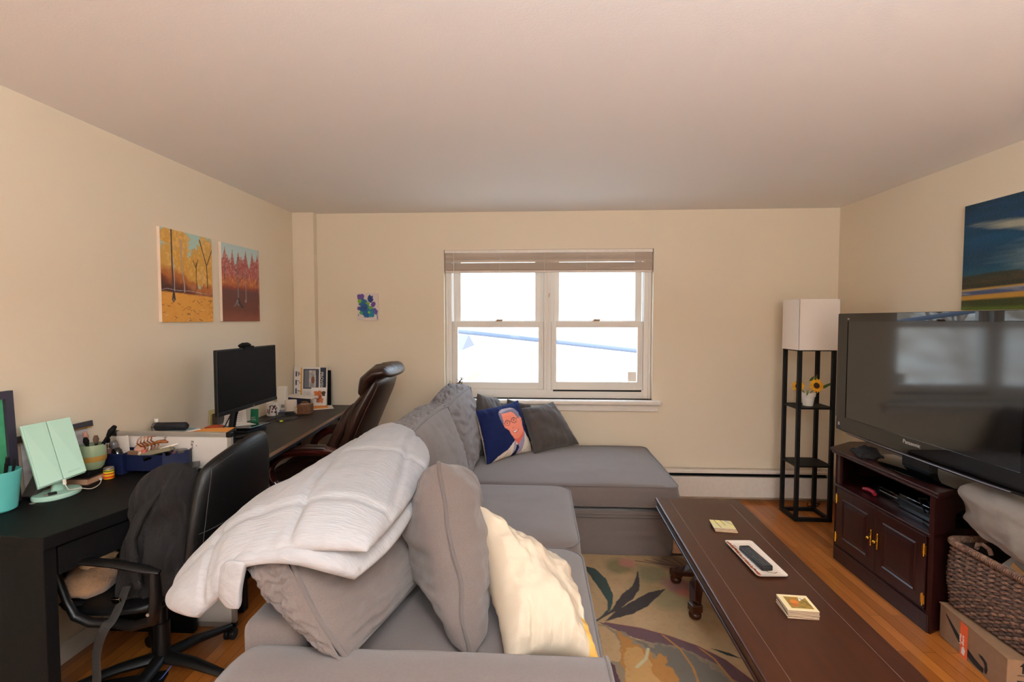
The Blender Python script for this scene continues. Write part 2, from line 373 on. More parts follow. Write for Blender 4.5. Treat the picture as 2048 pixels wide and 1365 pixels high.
# ------------------------------------------------------------------ soft goods builders
def cosp(n):  # parameters in -1..1, denser towards the ends
    return np.array([-math.cos(PI*i/(n-1)) for i in range(n)])
def nz(x, y, z=0.): return noise.noise(Vector((x, y, z)))
def pillow(c00, c10, c11, c01, t, n=46, pinch=.10, wr=.006, seed=0, tip=.0, pw=.42, sag=0., asym=.5):
    """square pillow; c00 bottom-left, c10 bottom-right, c11 top-right, c01 top-left as seen from its front"""
    c = [np.array(q, float) for q in (c00, c10, c11, c01)]
    us = cosp(n); P = np.zeros((2, n, n, 3))
    nr = np.cross(c[1]-c[0]+c[2]-c[3], c[3]-c[0]+c[2]-c[1]); nr /= np.linalg.norm(nr)
    for i, u in enumerate(us):
        for j, v in enumerate(us):
            uu = u*(1-pinch*(1-v*v)*abs(u)**1.5); vv = v*(1-pinch*(1-u*u)*abs(v)**1.5)
            a, b_ = (uu+1)/2, (vv+1)/2
            base = c[0]*(1-a)*(1-b_)+c[1]*a*(1-b_)+c[2]*a*b_+c[3]*(1-a)*b_
            e = max(0, (1-u*u))**pw*max(0, (1-v*v))**pw
            g = nz(u*7, seed+.3)*math.exp(-(1-abs(v))*3.2)+nz(v*7, seed+5.3)*math.exp(-(1-abs(u))*3.2)
            g2 = fbm(u*2.2+seed, v*2.2, seed*.7)
            ed = min(1, 6*(1-abs(u)))*min(1, 6*(1-abs(v)))
            w = wr*(2.2*g+1.2*g2)*ed
            off = nr*wr*1.6*nz(u*2+seed*3, v*2, 9)
            P[0, i, j] = base+nr*(t*asym*e+w)+off; P[1, i, j] = base-nr*(t*(1-asym)*e+w*.9)+off
            s_ = sag*(1-u*u)*(1-v)*.5; P[:, i, j, 2] -= s_
    return P, nr
def pillow_b(P, paint=None):
    b = B(); n = P.shape[1]; b.grid(P[0]); b.grid(P[1][:, ::-1])
    if paint:
        us = (cosp(n)+1)/2; cols = []
        for side in (0, 1):
            for i in range(n):
                for j in range(n):
                    jj = j if side == 0 else n-1-j
                    cols.append(paint(us[i], us[jj], side))
        b.c = np.array(cols)
    return b
def weld(o):
    bm = bmesh.new(); bm.from_mesh(o.data); bmesh.ops.remove_doubles(bm, verts=bm.verts, dist=2e-4)
    bmesh.ops.recalc_face_normals(bm, faces=bm.faces); bm.to_mesh(o.data); bm.free(); o.data.shade_smooth(); return o
def perim(P):
    n = P.shape[1]; M_ = (P[0]+P[1])/2
    return [M_[i, 0] for i in range(n)]+[M_[n-1, j] for j in range(1, n)]+[M_[i, n-1] for i in range(n-2, -1, -1)]+[M_[0, j] for j in range(n-2, 0, -1)]

def box_cushion(C8, bulge, n=30, wr=.004, seed=0, rnd=.05, gather=None):
    """boxed cushion; C8[a][b][c] corner, a back/front, b near/far, c bottom/top. bulge = (back, front, near, far, bottom, top)"""
    C8 = np.array(C8, float); us = cosp(n)
    cen = C8.reshape(-1, 3).mean(0)
    def tri(a, b_, c):
        a, b_, c = (a+1)/2, (b_+1)/2, (c+1)/2
        return sum(C8[i][j][k]*(a if i else 1-a)*(b_ if j else 1-b_)*(c if k else 1-c) for i in (0, 1) for j in (0, 1) for k in (0, 1))
    faces = []
    for ax in range(3):
        for sg in (-1, 1):
            P = np.zeros((n, n, 3)); bl_ = bulge[ax*2+(sg > 0)]
            o1, o2 = [k for k in range(3) if k != ax]
            q = [0, 0, 0]; q[ax] = sg; e0 = tri(*q); q[ax] = 0; nr = e0-tri(*q); nr /= np.linalg.norm(nr)
            for i, u in enumerate(us):
                for j, v in enumerate(us):
                    k = rnd*(u*u*v*v); q = [0, 0, 0]; q[ax] = sg; q[o1] = u*(1-k); q[o2] = v*(1-k)
                    e = ((1-u*u)*(1-v*v))**.62
                    ed = min(1, 5*(1-abs(u)))*min(1, 5*(1-abs(v)))
                    g = nz(u*9+seed, 2.1+ax)*math.exp(-(1-abs(v))*3)+nz(v*9+seed, 7.7+ax)*math.exp(-(1-abs(u))*3)
                    big = .9*fbm(u*1.6+seed, v*1.6+ax*3, sg)
                    gg = 0
                    if gather and gather.get(ax*2+(sg > 0)): gg = gather[ax*2+(sg > 0)]*nz((v+.25*nz(u*3, v*2, seed))*13, u*1.1+seed, 4.4)
                    P[i, j] = tri(*q)+nr*(bl_*e+ed*(wr*(1.6*g+big)+gg*min(1, 3*e)))
            faces.append(P)
    return faces
def cushion_parts(name, C8, bulge, root, pipe=.0080, m=None, **k):
    fs = box_cushion(C8, bulge, **k); b = B()
    for P in fs: b.grid(P)
    o = part(name, b, m or M_sofa, root); weld(o)
    if pipe:
        q = B()
        for P in (fs[0], fs[1]) if k.get('pf', 1) else ():
            n = P.shape[0]
            q.tube([P[i, 0] for i in range(n)]+[P[n-1, j] for j in range(1, n)]+[P[i, n-1] for i in range(n-2, -1, -1)]+[P[0, j] for j in range(n-2, 0, -1)], pipe, 8, closed=True)
        obj('piping', B().add([o.matrix_world.inverted() @ (chain(root).inverted() @ Vector(v)) for v in q.v], q.f), M_pipe, o, smooth=60)
    return o
def pipe_loops(fs_pairs, r=.0058):
    pass

# ------------------------------------------------------------------ sectional sofa
sf = thing('sectional_sofa', 'large grey fabric sectional sofa with a chaise under the window', 'sofa', (-.1, 2.2, 0))
# base with slipcover skirt
b = B()
b.prism([(-.80, 1.16), (.16, 1.16), (.16, 3.06), (-.80, 3.06)], .0145, .33)
part('skirt', b, M_sofa, sf, bevel=.02, segs=3)
q = B()
def skirt_panel(pts, z0, z1, w=.004, sd=0):
    P = []
    n = 90
    L_ = np.array(pts, float)
    for i in range(n):
        t = i/(n-1)*(len(L_)-1); k = min(int(t), len(L_)-2); p = L_[k]*(1-(t-k))+L_[k+1]*(t-k)
        col = []
        for j in range(12):
            z = z0+(z1-z0)*j/11; d = w*nz(t*6+sd, z*3)*(1.4-j/11)
            col.append((p[0]+d, p[1]-.012*(1-j/11)+d, z))
        P.append(col)
    return np.array(P)
# chaise: box base, mattress-like seat
ch = [[[(-.78, 3.09, .0145), (-.78, 3.09, .30)], [(-.78, 4.06, .0145), (-.78, 4.06, .30)]], [[(.862, 3.075, .0145), (.885, 3.085, .30)], [(.862, 4.05, .0145), (.885, 4.05, .30)]]]
cushion_parts('chaise_base', ch, (0, .004, .006, 0, 0, 0), sf, pipe=0, n=30, wr=.004, seed=3, rnd=.01)
q.tube([(-.4, 3.078, .262), (.1, 3.072, .262), (.5, 3.072, .262), (.882, 3.076, .262), (.892, 3.4, .262), (.892, 4.05, .262)], .005, 8)
q.tube([(-.4, 3.084, .278), (.1, 3.079, .278), (.882, 3.082, .278)], .003, 6)
part('skirt_welt', q, M_pipe, sf, smooth=60)
def slab_cushion(name, x0, x1, y0, y1, z0, z1, top=.03, sd=0, cr=.08, front=.02, wr=.003, n=40, tw=0):
    """seat cushion with rounded plan corners and welts along its top and bottom edges"""
    us = cosp(n); b = B(); pts = []
    m = 25; seg = []
    def plan(r):  # rounded rectangle path
        o = []
        for cx, cy, a0 in ((x1-r, y0+r, -PI/2), (x1-r, y1-r, 0), (x0+r, y1-r, PI/2), (x0+r, y0+r, PI)):
            for k in range(9): a = a0+k/8*PI/2; o.append((cx+r*math.cos(a), cy+r*math.sin(a)))
        full = []
        for i in range(len(o)):
            p, q_ = o[i], o[(i+1) % len(o)]; L_ = math.hypot(q_[0]-p[0], q_[1]-p[1]); s_ = max(1, int(L_/.03))
            for k in range(s_): full.append((p[0]+(q_[0]-p[0])*k/s_, p[1]+(q_[1]-p[1])*k/s_))
        return full
    pl = plan(cr); N = len(pl); cx, cy = (x0+x1)/2, (y0+y1)/2
    def zz(x, y, base): return base+.006*nz(x*3+sd, y*3, sd)
    rings = []
    for t, zf in ((0, 'b'), (.25, 0), (.5, 0), (.75, 0), (1, 't')):
        ring = []
        for (x, y) in pl:
            d = Vector((x-cx, y-cy)).normalized(); o_ = front*math.sin(PI*t)+wr*2*nz(x*9, y*9, t*3+sd)*math.sin(PI*t)
            ring.append((x+d.x*o_, y+d.y*o_, z0+(z1-z0)*t+.006*nz(x*3+sd, y*3, sd)))
        rings.append(ring)
    for k in range(1, 15):
        s_ = 1-k/15
        ring = []
        for (x, y) in pl:
            X, Y = cx+(x-cx)*s_, cy+(y-cy)*s_
            ux, uy = (X-cx)/((x1-x0)/2), (Y-cy)/((y1-y0)/2)
            e = (max(0, 1-ux**4)*max(0, 1-uy**4))**.6
            ring.append((X, Y, z1+top*e+.006*nz(X*3+sd, Y*3, sd)+wr*1.5*fbm(X*4+sd, Y*4)*e))
        rings.append(ring)
    vs = [p for r in rings for p in r]; fs = []
    for i in range(len(rings)-1):
        for k in range(N): fs.append((i*N+k, i*N+(k+1) % N, (i+1)*N+(k+1) % N, (i+1)*N+k))
    fs.append(tuple((len(rings)-1)*N+k for k in range(N))); fs.append(tuple(range(N))[::-1]); b.add(vs, fs)
    o = part(name, b, M_sofa, sf, smooth=75)
    w_ = B().tube(rings[4], .0055, 8, closed=True); w_.tube(rings[0], .005, 8, closed=True)
    oo = part('piping', w_, M_pipe, sf, smooth=60)
    M_ = oo.parent; oo.parent = o
    return o
slab_cushion('chaise_cushion', -.60, .905, 3.068, 4.06, .335, .462, top=.026, sd=2, cr=.06, front=.008)
slab_cushion('seat_cushion', -.62, .205, 2.215, 3.05, .325, .462, top=.035, sd=5, cr=.10, front=.014)
slab_cushion('seat_cushion', -.62, .205, 1.34, 2.205, .325, .462, top=.035, sd=8, cr=.10, front=.014)
# back frame along the left side and the arm nearest the camera
b = B(); b.box(-.835, -.66, 1.285, 4.06, .0145, .668)
part('back_frame', b, M_sofa, sf, bevel=.035, segs=4, smooth=40)
def arm():
    # rounded arm, its top falls away softly at the left and it ends in a welted front at the right
    prof = []
    n = 34; P = []
    xs = np.linspace(0, 1, 60)
    for t in xs:
        x = -.822+t*(1.012); row = []
        drop = .0 if t > .06 else -.03*(1-t/.06)**2
        bump_ = .004*nz(t*5, 1.2)
        for k in range(n):
            a = k/(n-1); ang = PI*a
            # from the far side bottom up over the top to the near side bottom
            if a < .3: y, z = 1.30, .0145+(.575-.0145)*(a/.3)
            elif a > .7: y, z = 1.075, .0145+(.575-.0145)*((1-a)/.3)
            else:
                q_ = (a-.3)/.4*PI; y = 1.1875+.1125*math.cos(q_)*(1.0 if q_ < PI/2 else 1.0); z = .575+.05*math.sin(q_)**.6
            cx = 0
            row.append((x+(.01*nz(z*4, 3)), y+.004*nz(t*7, z*5), z+(drop+bump_)*(1 if z > .3 else z/.3)))
        P.append(row)
    return np.array(P)
A = arm(); b = B().grid(A); n_ = A.shape[1]
b.add([tuple(v) for v in A[-1]], [tuple(range(n_))]); b.add([tuple(v) for v in A[0]], [tuple(range(n_))[::-1]])
ar = part('armrest', b, M_sofa, sf, smooth=50)
q = B().tube([tuple(v) for v in A[-1][6:]], .0055, 8); q = obj('piping', B().add([chain(ar).inverted() @ Vector(v) for v in q.v], q.f), M_pipe, ar, smooth=60)

# loose back cushions (lift off, so each is a thing)
def back_cushion(label, C8, bulge, seed, gather, rnd=.05, wr=.005, n=40):
    V = np.array(C8).reshape(-1, 3)
    t = thing('back_cushion', label, 'cushion', (V[:, 0].mean(), V[:, 1].mean(), V[:, 2].min()), 0, 'loose back cushions of the sectional')
    cushion_parts('cushion_cover', C8, bulge, t, seed=seed, gather=gather, rnd=rnd, wr=wr, n=n)
    return t
# C8[back/front][near/far][bottom/top]
back_cushion('grey boxed back cushion nearest the arm, half covered by the quilt',
    [[[(-.625, 1.275, .650), (-.835, 1.30, .835)], [(-.645, 2.16, .50), (-.76, 2.17, .95)]],
     [[(-.507, 1.215, .612), (-.698, 1.275, .878)], [(-.40, 2.12, .50), (-.53, 2.14, .97)]]],
    (.03, .085, .04, .03, .02, .045), 1, {1: .010, 2: .015, 5: .010}, wr=.007, n=72)
back_cushion('grey boxed back cushion behind the quilt, in the middle of the sofa back',
    [[[(-.66, 2.19, .49), (-.735, 2.20, .985)], [(-.66, 3.05, .49), (-.73, 3.06, .975)]],
     [[(-.42, 2.19, .49), (-.585, 2.17, 1.01)], [(-.42, 3.03, .49), (-.565, 3.02, .99)]]],
    (.03, .075, .02, .02, .0, .02), 4, {5: .018, 1: .006}, wr=.006, n=56)
back_cushion('grey boxed back cushion in the sofa corner by the window sill',
    [[[(-.66, 3.10, .495), (-.72, 3.13, .955)], [(-.66, 3.99, .495), (-.74, 4.02, .99)]],
     [[(-.43, 3.09, .495), (-.60, 3.12, .95)], [(-.47, 3.95, .495), (-.545, 3.93, .985)]]],
    (.03, .075, .02, .03, .0, .03), 7, {5: .020, 1: .015}, wr=.009, n=56)

# throw pillows
def throw(label, cs, t, seed, m=M_throw, group=None, pipe=0, paint=None, name='throw_pillow', pm=None, **k):
    P, nr = pillow(*cs, t, seed=seed, **k)
    V = P.reshape(-1, 3); root = thing(name, label, 'pillow', (V[:, 0].mean(), V[:, 1].mean(), V[:, 2].min()), 0, group)
    o = part('pillow_cover', pillow_b(P, paint), m, root); weld(o)
    if pipe:
        pp = part('piping', B().tube(perim(P), pipe, 8, closed=True), pm or M_pipe, root, smooth=60)
    return root, P, nr
throw('plump grey piped pillow on edge beside the cream pillow', ((-.20, 1.415, .50), (-.40, 2.02, .50), (-.405, 2.04, .90), (-.325, 1.575, 1.045)), .29, 11, m=M_sofa, pipe=.0078, n=80, wr=.017, pinch=.03, pw=.34)
P_ = None
def cream_paint(u, v, s_):
    base = RGB(198, 184, 164)
    if s_ == 0:
        # patterned front: bands and patches
        if (u*3+v*2) % 1 < .33: return RGB(226, 176, 84)
        if (u*3+v*2) % 1 < .55: return RGB(120, 156, 160)
        return RGB(222, 206, 172)
    d = 1-u
    if v < .30-.9*(d-.11)*(d > .11) and d < .13+.03*v: return RGB(200, 158, 84)
    if .30 <= v < .40 and d < .06: return RGB(148, 172, 172)
    if v > .40 and v < .9 and d < .03: return RGB(196, 172, 120)
    if v > .955 and .22 < u < .42: return RGB(52, 52, 66)
    if v > .93 and .50 < u < .62 and v > .93+.02*math.sin(u*40): return RGB(206, 62, 66)
    return base
# corners as seen from its patterned front -> mirrored order so the plain back faces the camera
c_A, c_Bc, c_C, c_D = (-.226, 1.70, .868), (.092, 1.79, .605), (.190, 1.40, .505), (-.085, 1.37, .505)
Pp, nr_ = pillow(c_D, c_C, c_Bc, c_A, .22, n=110, pinch=.15, wr=.013, seed=21, pw=.42, asym=.5)
V = Pp.reshape(-1, 3); root = thing('throw_pillow', 'cream canvas pillow with mustard and blue patches leaning on the seat', 'pillow', (V[:, 0].mean(), V[:, 1].mean(), V[:, 2].min()))
def cp2(u, v, s_): return cream_paint(u, v, 1) if (s_ == 0 or u < .12 or v < .12) else cream_paint(u, v, 0)
o = part('pillow_cover', pillow_b(Pp, cp2), M_cream, root); weld(o)

# portrait pillow: generic smiling man in spectacles and a white coat
pim = Img(220, 220, (26, 34, 74))
def px(x, y):  # pillow zoom coordinates -> pillow uv, by the inverse bilinear of the four corners
    import numpy.linalg as la
    q00, q10, q11, q01 = map(np.array, ((345., 1250.), (1065., 1010.), (845., 165.), (170., 335.)))
    u = v = .5
    for _ in range(12):
        p = q00*(1-u)*(1-v)+q10*u*(1-v)+q11*u*v+q01*(1-u)*v-np.array([x, y])
        J = np.array([(q10-q00)*(1-v)+(q11-q01)*v, (q01-q00)*(1-u)+(q11-q10)*u]).T
        d = la.solve(J, p); u -= d[0]; v -= d[1]
    return (float(u), float(v))
def PP(*a): return [px(x, y) for x, y in a]
pim.poly(PP((400, 1240), (470, 1150), (600, 1040), (690, 900), (860, 705), (950, 790), (1010, 820), (1070, 1000), (1060, 1030), (420, 1260)), (226, 212, 196))
pim.poly(PP((700, 870), (690, 950), (705, 1130), (760, 1130), (850, 1040), (880, 850), (885, 740), (855, 700), (800, 900), (740, 960)), (160, 150, 172))
pim.poly(PP((690, 850), (700, 890), (770, 950), (800, 890), (850, 800), (860, 700), (830, 600), (700, 700)), (222, 104, 84))
pim.poly(PP((505, 620), (470, 540), (445, 440), (450, 390), (480, 350), (560, 325), (640, 318), (710, 340), (770, 400), (800, 460), (790, 520), (760, 500), (690, 430), (640, 400), (480, 440), (515, 570)), (128, 122, 138))
pim.poly(PP((480, 440), (640, 395), (695, 430), (740, 480), (775, 520), (800, 470), (825, 490), (838, 560), (828, 620), (850, 700), (830, 760), (760, 850), (690, 858), (630, 800), (580, 720), (530, 680), (505, 620), (515, 570)), (236, 138, 112))
pim.poly(PP((450, 400), (520, 330), (640, 318), (700, 345), (620, 350), (540, 390), (470, 430)), (172, 160, 172))
pim.line(PP((520, 625), (500, 580), (478, 520)), .01, (110, 106, 122))
for cx, cy in ((575, 598), (683, 545)):
    u, v = px(cx, cy)
    an = [PP((cx+44*math.cos(a), cy+46*math.sin(a)))[0] for a in np.linspace(0, 2*PI, 18)]
    pim.line(an, .0055, (92, 62, 66)); pim.ell(u, v, .016, .013, (66, 44, 48)); pim.line(PP((cx-38, cy-10), (cx-5, cy-34), (cx+34, cy-30)), .006, (110, 84, 84))
pim.line(PP((617, 575), (643, 560)), .005, (92, 62, 66)); pim.line(PP((722, 515), (760, 485)), .005, (92, 62, 66)); pim.line(PP((530, 610), (510, 620)), .005, (92, 62, 66))
pim.poly(PP((650, 740), (690, 735), (750, 685), (752, 710), (720, 755), (675, 770)), (190, 74, 72))
pim.poly(PP((664, 742), (700, 734), (742, 695), (738, 716), (705, 748), (676, 755)), (240, 232, 226))
pim.line(PP((640, 680), (660, 690), (690, 660)), .006, (196, 96, 82)); pim.line(PP((795, 520), (812, 540), (800, 575)), .006, (196, 96, 82))
pim.poly(PP((735, 960), (765, 945), (795, 990), (775, 1040), (765, 1120), (690, 1145), (735, 1030)), (28, 34, 64))
pim.line(PP((880, 850), (850, 1040), (870, 1080)), .004, (150, 140, 136)); pim.line(PP((960, 790), (965, 900), (940, 1010), (860, 1060)), .004, (170, 160, 152)); pim.line(PP((625, 1040), (600, 1120), (580, 1160)), .004, (170, 160, 152))
def samp(img):
    def f(u, v, s_):
        if s_: return RGB(214, 200, 184)
        return img.a[min(img.h-1, int((1-v)*img.h)), min(img.w-1, int(u*img.w))]
    return f
throw('navy pillow printed with a smiling grey-haired man in glasses', ((-.359, 3.42, .480), (-.041, 3.80, .480), (-.154, 3.93, .866), (-.460, 3.60, .839)), .15, 31,
      m=M_cream, paint=samp(pim), n=150, pinch=.06, wr=.004, pipe=.0)
throw('dark grey square pillow slouched on the chaise right of the portrait pillow', ((-.02, 3.70, .49), (.350, 4.0, .49), (.135, 4.08, .831), (-.125, 3.93, .80)), .17, 41, pinch=.07, wr=.006)
throw('small grey pillow wedged between corner cushion and portrait pillow', ((-.44, 3.55, .50), (-.20, 3.98, .50), (-.34, 4.03, .865), (-.475, 3.85, .93)), .15, 51, pinch=.05)
throw('grey pillow barely showing behind the top of the portrait pillow', ((-.30, 3.98, .50), (.05, 4.06, .50), (-.055, 4.075, .80), (-.25, 4.06, .855)), .09, 61, pinch=.03)

# quilt, folded in layers over the near cushion and the sofa back
def catmull(G, n, m):
    G = np.array(G, float)
    def axis(A_, n_):
        k = A_.shape[0]; out = []
        for t in np.linspace(0, k-1, n_):
            i = min(int(t), k-2); f = t-i
            p0, p1, p2, p3 = A_[max(i-1, 0)], A_[i], A_[i+1], A_[min(i+2, k-1)]
            out.append(.5*((2*p1)+(-p0+p2)*f+(2*p0-5*p1+4*p2-p3)*f*f+(-p0+3*p1-3*p2+p3)*f**3))
        return np.array(out)
    return np.swapaxes(axis(np.swapaxes(axis(G, n), 0, 1), m), 0, 1)
def quilt_layer(G, th, n, m, seed, amp=.007, edge=(1, 1, 1, 1), lap=.5, quilt=1):
    S_ = catmull(G, n, m); N_ = np.zeros_like(S_)
    du = np.gradient(S_, axis=0); dv = np.gradient(S_, axis=1); N_ = np.cross(du, dv); N_ /= np.linalg.norm(N_, axis=2, keepdims=True)+1e-9
    if N_[n//2, m//2, 2] < 0: N_ = -N_
    T = S_.copy(); Bt = S_.copy()
    for i in range(n):
        for j in range(m):
            u, v = i/(n-1)*2-1, j/(m-1)*2-1
            e = (max(0, 1-abs(u)**8)*max(0, 1-abs(v)**8))**.5
            x, y, z = S_[i, j]
            w = amp*(1.1*fbm(x*4+seed, y*4)+.9*nz(x*14+seed, y*6)+.5*nz(x*30, y*9, seed))
            if quilt:
                # stitched lines pull the padding in
                a = abs(((x*1.0+y*.15)*4.2) % 1-.5)*2; b_ = abs(((y*1.0-x*.1)*2.6+.2) % 1-.5)*2
                w += .012*min(1, (1-a)*7)+.010*min(1, (1-b_)*9)-.018
            gth = .010*nz(y*2, x*55+seed)*math.exp(-(1-abs(u))*9)+.006*nz(y*50+seed, x*3)*math.exp(-(1-abs(v))*9)
            T[i, j] = S_[i, j]+N_[i, j]*((th*e)+(w+gth)*e); Bt[i, j] = S_[i, j]-N_[i, j]*.006*e
    b = B().grid(T); b.grid(Bt[:, ::-1]); return b, T
qt = thing('quilt', 'pale grey cotton quilt folded over the sofa back and near cushion', 'quilt', (-.72, 1.7, .72))
# rows near -> far, columns left -> right
G1 = [[(-.936, 1.27, .691), (-.87, 1.26, .756), (-.80, 1.25, .845), (-.677, 1.25, .890), (-.568, 1.25, .900), (-.455, 1.26, .895)],
      [(-1.065, 1.32, .694), (-.97, 1.36, .80), (-.86, 1.38, .90), (-.70, 1.40, .950), (-.56, 1.40, .950), (-.435, 1.42, .90)],
      [(-1.075, 1.44, .745), (-.95, 1.50, .86), (-.83, 1.55, .94), (-.69, 1.58, .982), (-.55, 1.60, .977), (-.425, 1.62, .91)],
      [(-1.02, 1.66, .81), (-.93, 1.75, .88), (-.80, 1.82, .95), (-.68, 1.85, .998), (-.54, 1.85, .992), (-.425, 1.82, .93)],
      [(-.965, 1.88, .83), (-.88, 1.98, .90), (-.78, 2.06, .96), (-.67, 2.08, 1.003), (-.55, 2.05, .998), (-.45, 1.95, .94)],
      [(-.889, 2.15, .918), (-.83, 2.22, .945), (-.76, 2.28, .985), (-.71, 2.31, .998), (-.62, 2.24, .985), (-.505, 2.10, .955)]]
b, T1 = quilt_layer(G1, .035, 110, 110, 2.3)
o = part('quilt_top', b, M_blank, qt); weld(o)
G2 = [[(-.86, 1.26, .77), (-.80, 1.24, .845), (-.72, 1.235, .868), (-.64, 1.235, .866), (-.56, 1.24, .845), (-.500, 1.28, .805)],
      [(-.90, 1.40, .80), (-.83, 1.38, .87), (-.74, 1.36, .91), (-.64, 1.36, .92), (-.54, 1.38, .895), (-.435, 1.42, .835)],
      [(-.95, 1.62, .82), (-.86, 1.62, .88), (-.76, 1.65, .93), (-.66, 1.65, .955), (-.54, 1.65, .93), (-.42, 1.66, .865)],
      [(-.93, 1.9, .82), (-.85, 1.95, .89), (-.76, 2.0, .93), (-.67, 2.02, .965), (-.55, 2.0, .95), (-.45, 1.92, .90)]]
b, T2 = quilt_layer(G2, .030, 80, 100, 8.1, amp=.006, quilt=0)
o = part('quilt_fold', b, M_blank, qt); weld(o)
# hanging corner of the quilt beside the cushion end
G3 = [[(-.90, 1.285, .80), (-.84, 1.25, .865), (-.78, 1.235, .87)],
      [(-.90, 1.28, .765), (-.85, 1.245, .80), (-.795, 1.235, .80)],
      [(-.872, 1.275, .745), (-.84, 1.25, .735), (-.805, 1.24, .738)]]
b, T3 = quilt_layer(G3, .018, 30, 30, 4.4, amp=.005, quilt=0)
o = part('quilt_corner', b, M_blank, qt); weld(o)

# ------------------------------------------------------------------ rug
rim = Img(300, 620, (186, 152, 108))
RX0, RX1, RY0, RY1 = .02, 1.22, .95, 3.12
def R_(pts): return [((x-RX0)/(RX1-RX0), (y-RY0)/(RY1-RY0)) for x, y in pts]
asp = (RY1-RY0)/(RX1-RX0)
rim.mask(rim.fb(30, 3, 1, .6)*.6, (150, 116, 78), .5); rim.mask((rim.fb(5, 9, 1, 1.6)-.5)*3, (206, 172, 128), .6)
for (x, y, r, c, a) in ((.50, 2.93, .11, (112, 104, 56), .8), (.56, 2.98, .06, (190, 120, 104), .8), (.69, 2.86, .13, (128, 122, 84), .8), (.73, 2.60, .13, (140, 128, 88), .7), (.80, 2.74, .10, (142, 88, 92), .75), (.82, 2.66, .05, (190, 100, 80), .6), (.85, 3.0, .14, (96, 70, 50), .8), (.60, 2.70, .12, (150, 136, 92), .4)):
    dx = rim.x*(RX1-RX0)+RX0-x; dy = rim.y*(RY1-RY0)+RY0-y
    rim.mask((1-np.sqrt(dx**2+dy**2)/r*(.7+.6*rim.fb(14, int(x*50), 1, 1.8)))*2.2, c, a)
rim.poly(R_([(.308, 2.377), (.461, 2.267), (.666, 2.179), (.75, 1.997), (.86, 1.9), (.98, 1.8), (.949, 1.866), (.904, 2.007), (.836, 2.133), (.742, 2.221), (.631, 2.286), (.509, 2.338)]), (96, 62, 66))
rim.poly(R_([(.308, 2.372), (.40, 2.31), (.461, 2.267), (.55, 2.24), (.70, 2.19), (.80, 2.08), (.86, 1.95), (.95, 1.75), (.95, 1.5), (.5, 1.5), (.28, 1.9), (.27, 2.3)]), (132, 112, 88), .9, wob=.03, sc=30)
rim.poly(R_([(.45, 2.26), (.56, 2.23), (.70, 2.17), (.79, 2.06), (.84, 1.9), (.86, 1.6), (.6, 1.6), (.58, 2.0), (.56, 2.14)]), (104, 94, 82), .9, wob=.05, sc=26)
rim.poly(R_([(.382, 2.315), (.452, 2.256), (.451, 2.216), (.516, 2.191), (.512, 2.144), (.581, 2.147), (.573, 2.093), (.595, 2.019), (.591, 1.926), (.55, 1.6), (.352, 1.7), (.376, 2.083), (.379, 2.174), (.395, 2.233)]), (176, 116, 44), .95, wob=.03, sc=40)
rim.poly(R_([(.40, 2.2), (.47, 2.17), (.50, 2.08), (.52, 1.98), (.47, 1.8), (.38, 1.9)]), (198, 152, 92), .7, wob=.05, sc=30, seed=5)
rim.poly(R_([(.303, 2.36), (.33, 2.345), (.38, 2.29), (.39, 2.2), (.37, 2.1), (.30, 2.1)]), (190, 152, 106), .9, wob=.02, sc=30)
rim.poly(R_([(.15, 2.125), (.277, 2.122), (.316, 2.115), (.345, 2.07), (.352, 1.978), (.329, 1.8), (.15, 1.8)]), (78, 42, 52), 1, wob=.01, sc=30)
for v_ in ([(.596, 2.305), (.658, 2.198), (.679, 2.081), (.676, 2.007), (.647, 1.928)], [(.742, 2.221), (.79, 2.14), (.821, 2.002), (.829, 1.85)]):
    rim.line(R_(v_), .0045, (176, 118, 52), asp=asp)
rim.line(R_([(.513, 2.19), (.489, 2.124), (.437, 2.069)]), .007, (190, 176, 140), asp=asp)
rim.line(R_([(.343, 2.374), (.509, 2.338), (.631, 2.286), (.742, 2.221), (.836, 2.133), (.904, 2.007)]), .004, (112, 56, 60), asp=asp)
for L_, c in ((((.304, 2.925), (.357, 2.903), (.407, 2.777), (.421, 2.633), (.409, 2.552), (.382, 2.475), (.303, 2.388), (.373, 2.487), (.381, 2.564), (.359, 2.658), (.329, 2.773), (.303, 2.875)), (34, 56, 48)),
              (((.608, 2.891), (.599, 2.787), (.574, 2.683), (.524, 2.591), (.432, 2.49), (.303, 2.388), (.395, 2.488), (.428, 2.553), (.472, 2.636), (.54, 2.71), (.585, 2.818)), (46, 32, 28)),
              (((.725, 2.698), (.637, 2.59), (.584, 2.523), (.498, 2.457), (.421, 2.423), (.34, 2.379), (.415, 2.477), (.52, 2.571), (.622, 2.657)), (46, 32, 28)),
              (((.8, 2.205), (.858, 2.189), (.906, 2.155), (.921, 2.146), (.855, 2.166)), (30, 34, 32))):
    rim.poly(R_(L_), c, 1, wob=.006, sc=50)
rim.line(R_([(.303, 2.388), (.40, 2.48)]), .006, (46, 32, 28), asp=asp)
for k in range(5): rim.line(R_([(.62+.06*k, 3.01+.012*k), (.95, 2.93-.02*k)]), .006, (74, 44, 40), .7, asp=asp)
rim.mask((rim.x > .985)*1., (60, 44, 34)); rim.mask((rim.y > .985)*1., (60, 44, 34))
rim.mask((rim.fb(60, 21, 1, 1.8)-.5)*1.2, (90, 66, 44), .35)
rg = thing('area_rug', 'beige wool rug with dark leaves and gold purple blooms', 'rug', (.4, 2.2, 0))
part('rug_backing', B().box(-.95, RX1, .9, RY1, .0005, .008), mat('rug_back', RGB(120, 96, 66), .9), rg)
g = canvas_grid(rim, (RX0, RY0, .0125), (RX1, RY0, .0125), (RX0, RY1, .0125))
part('rug_pile', g, M_rug, rg)
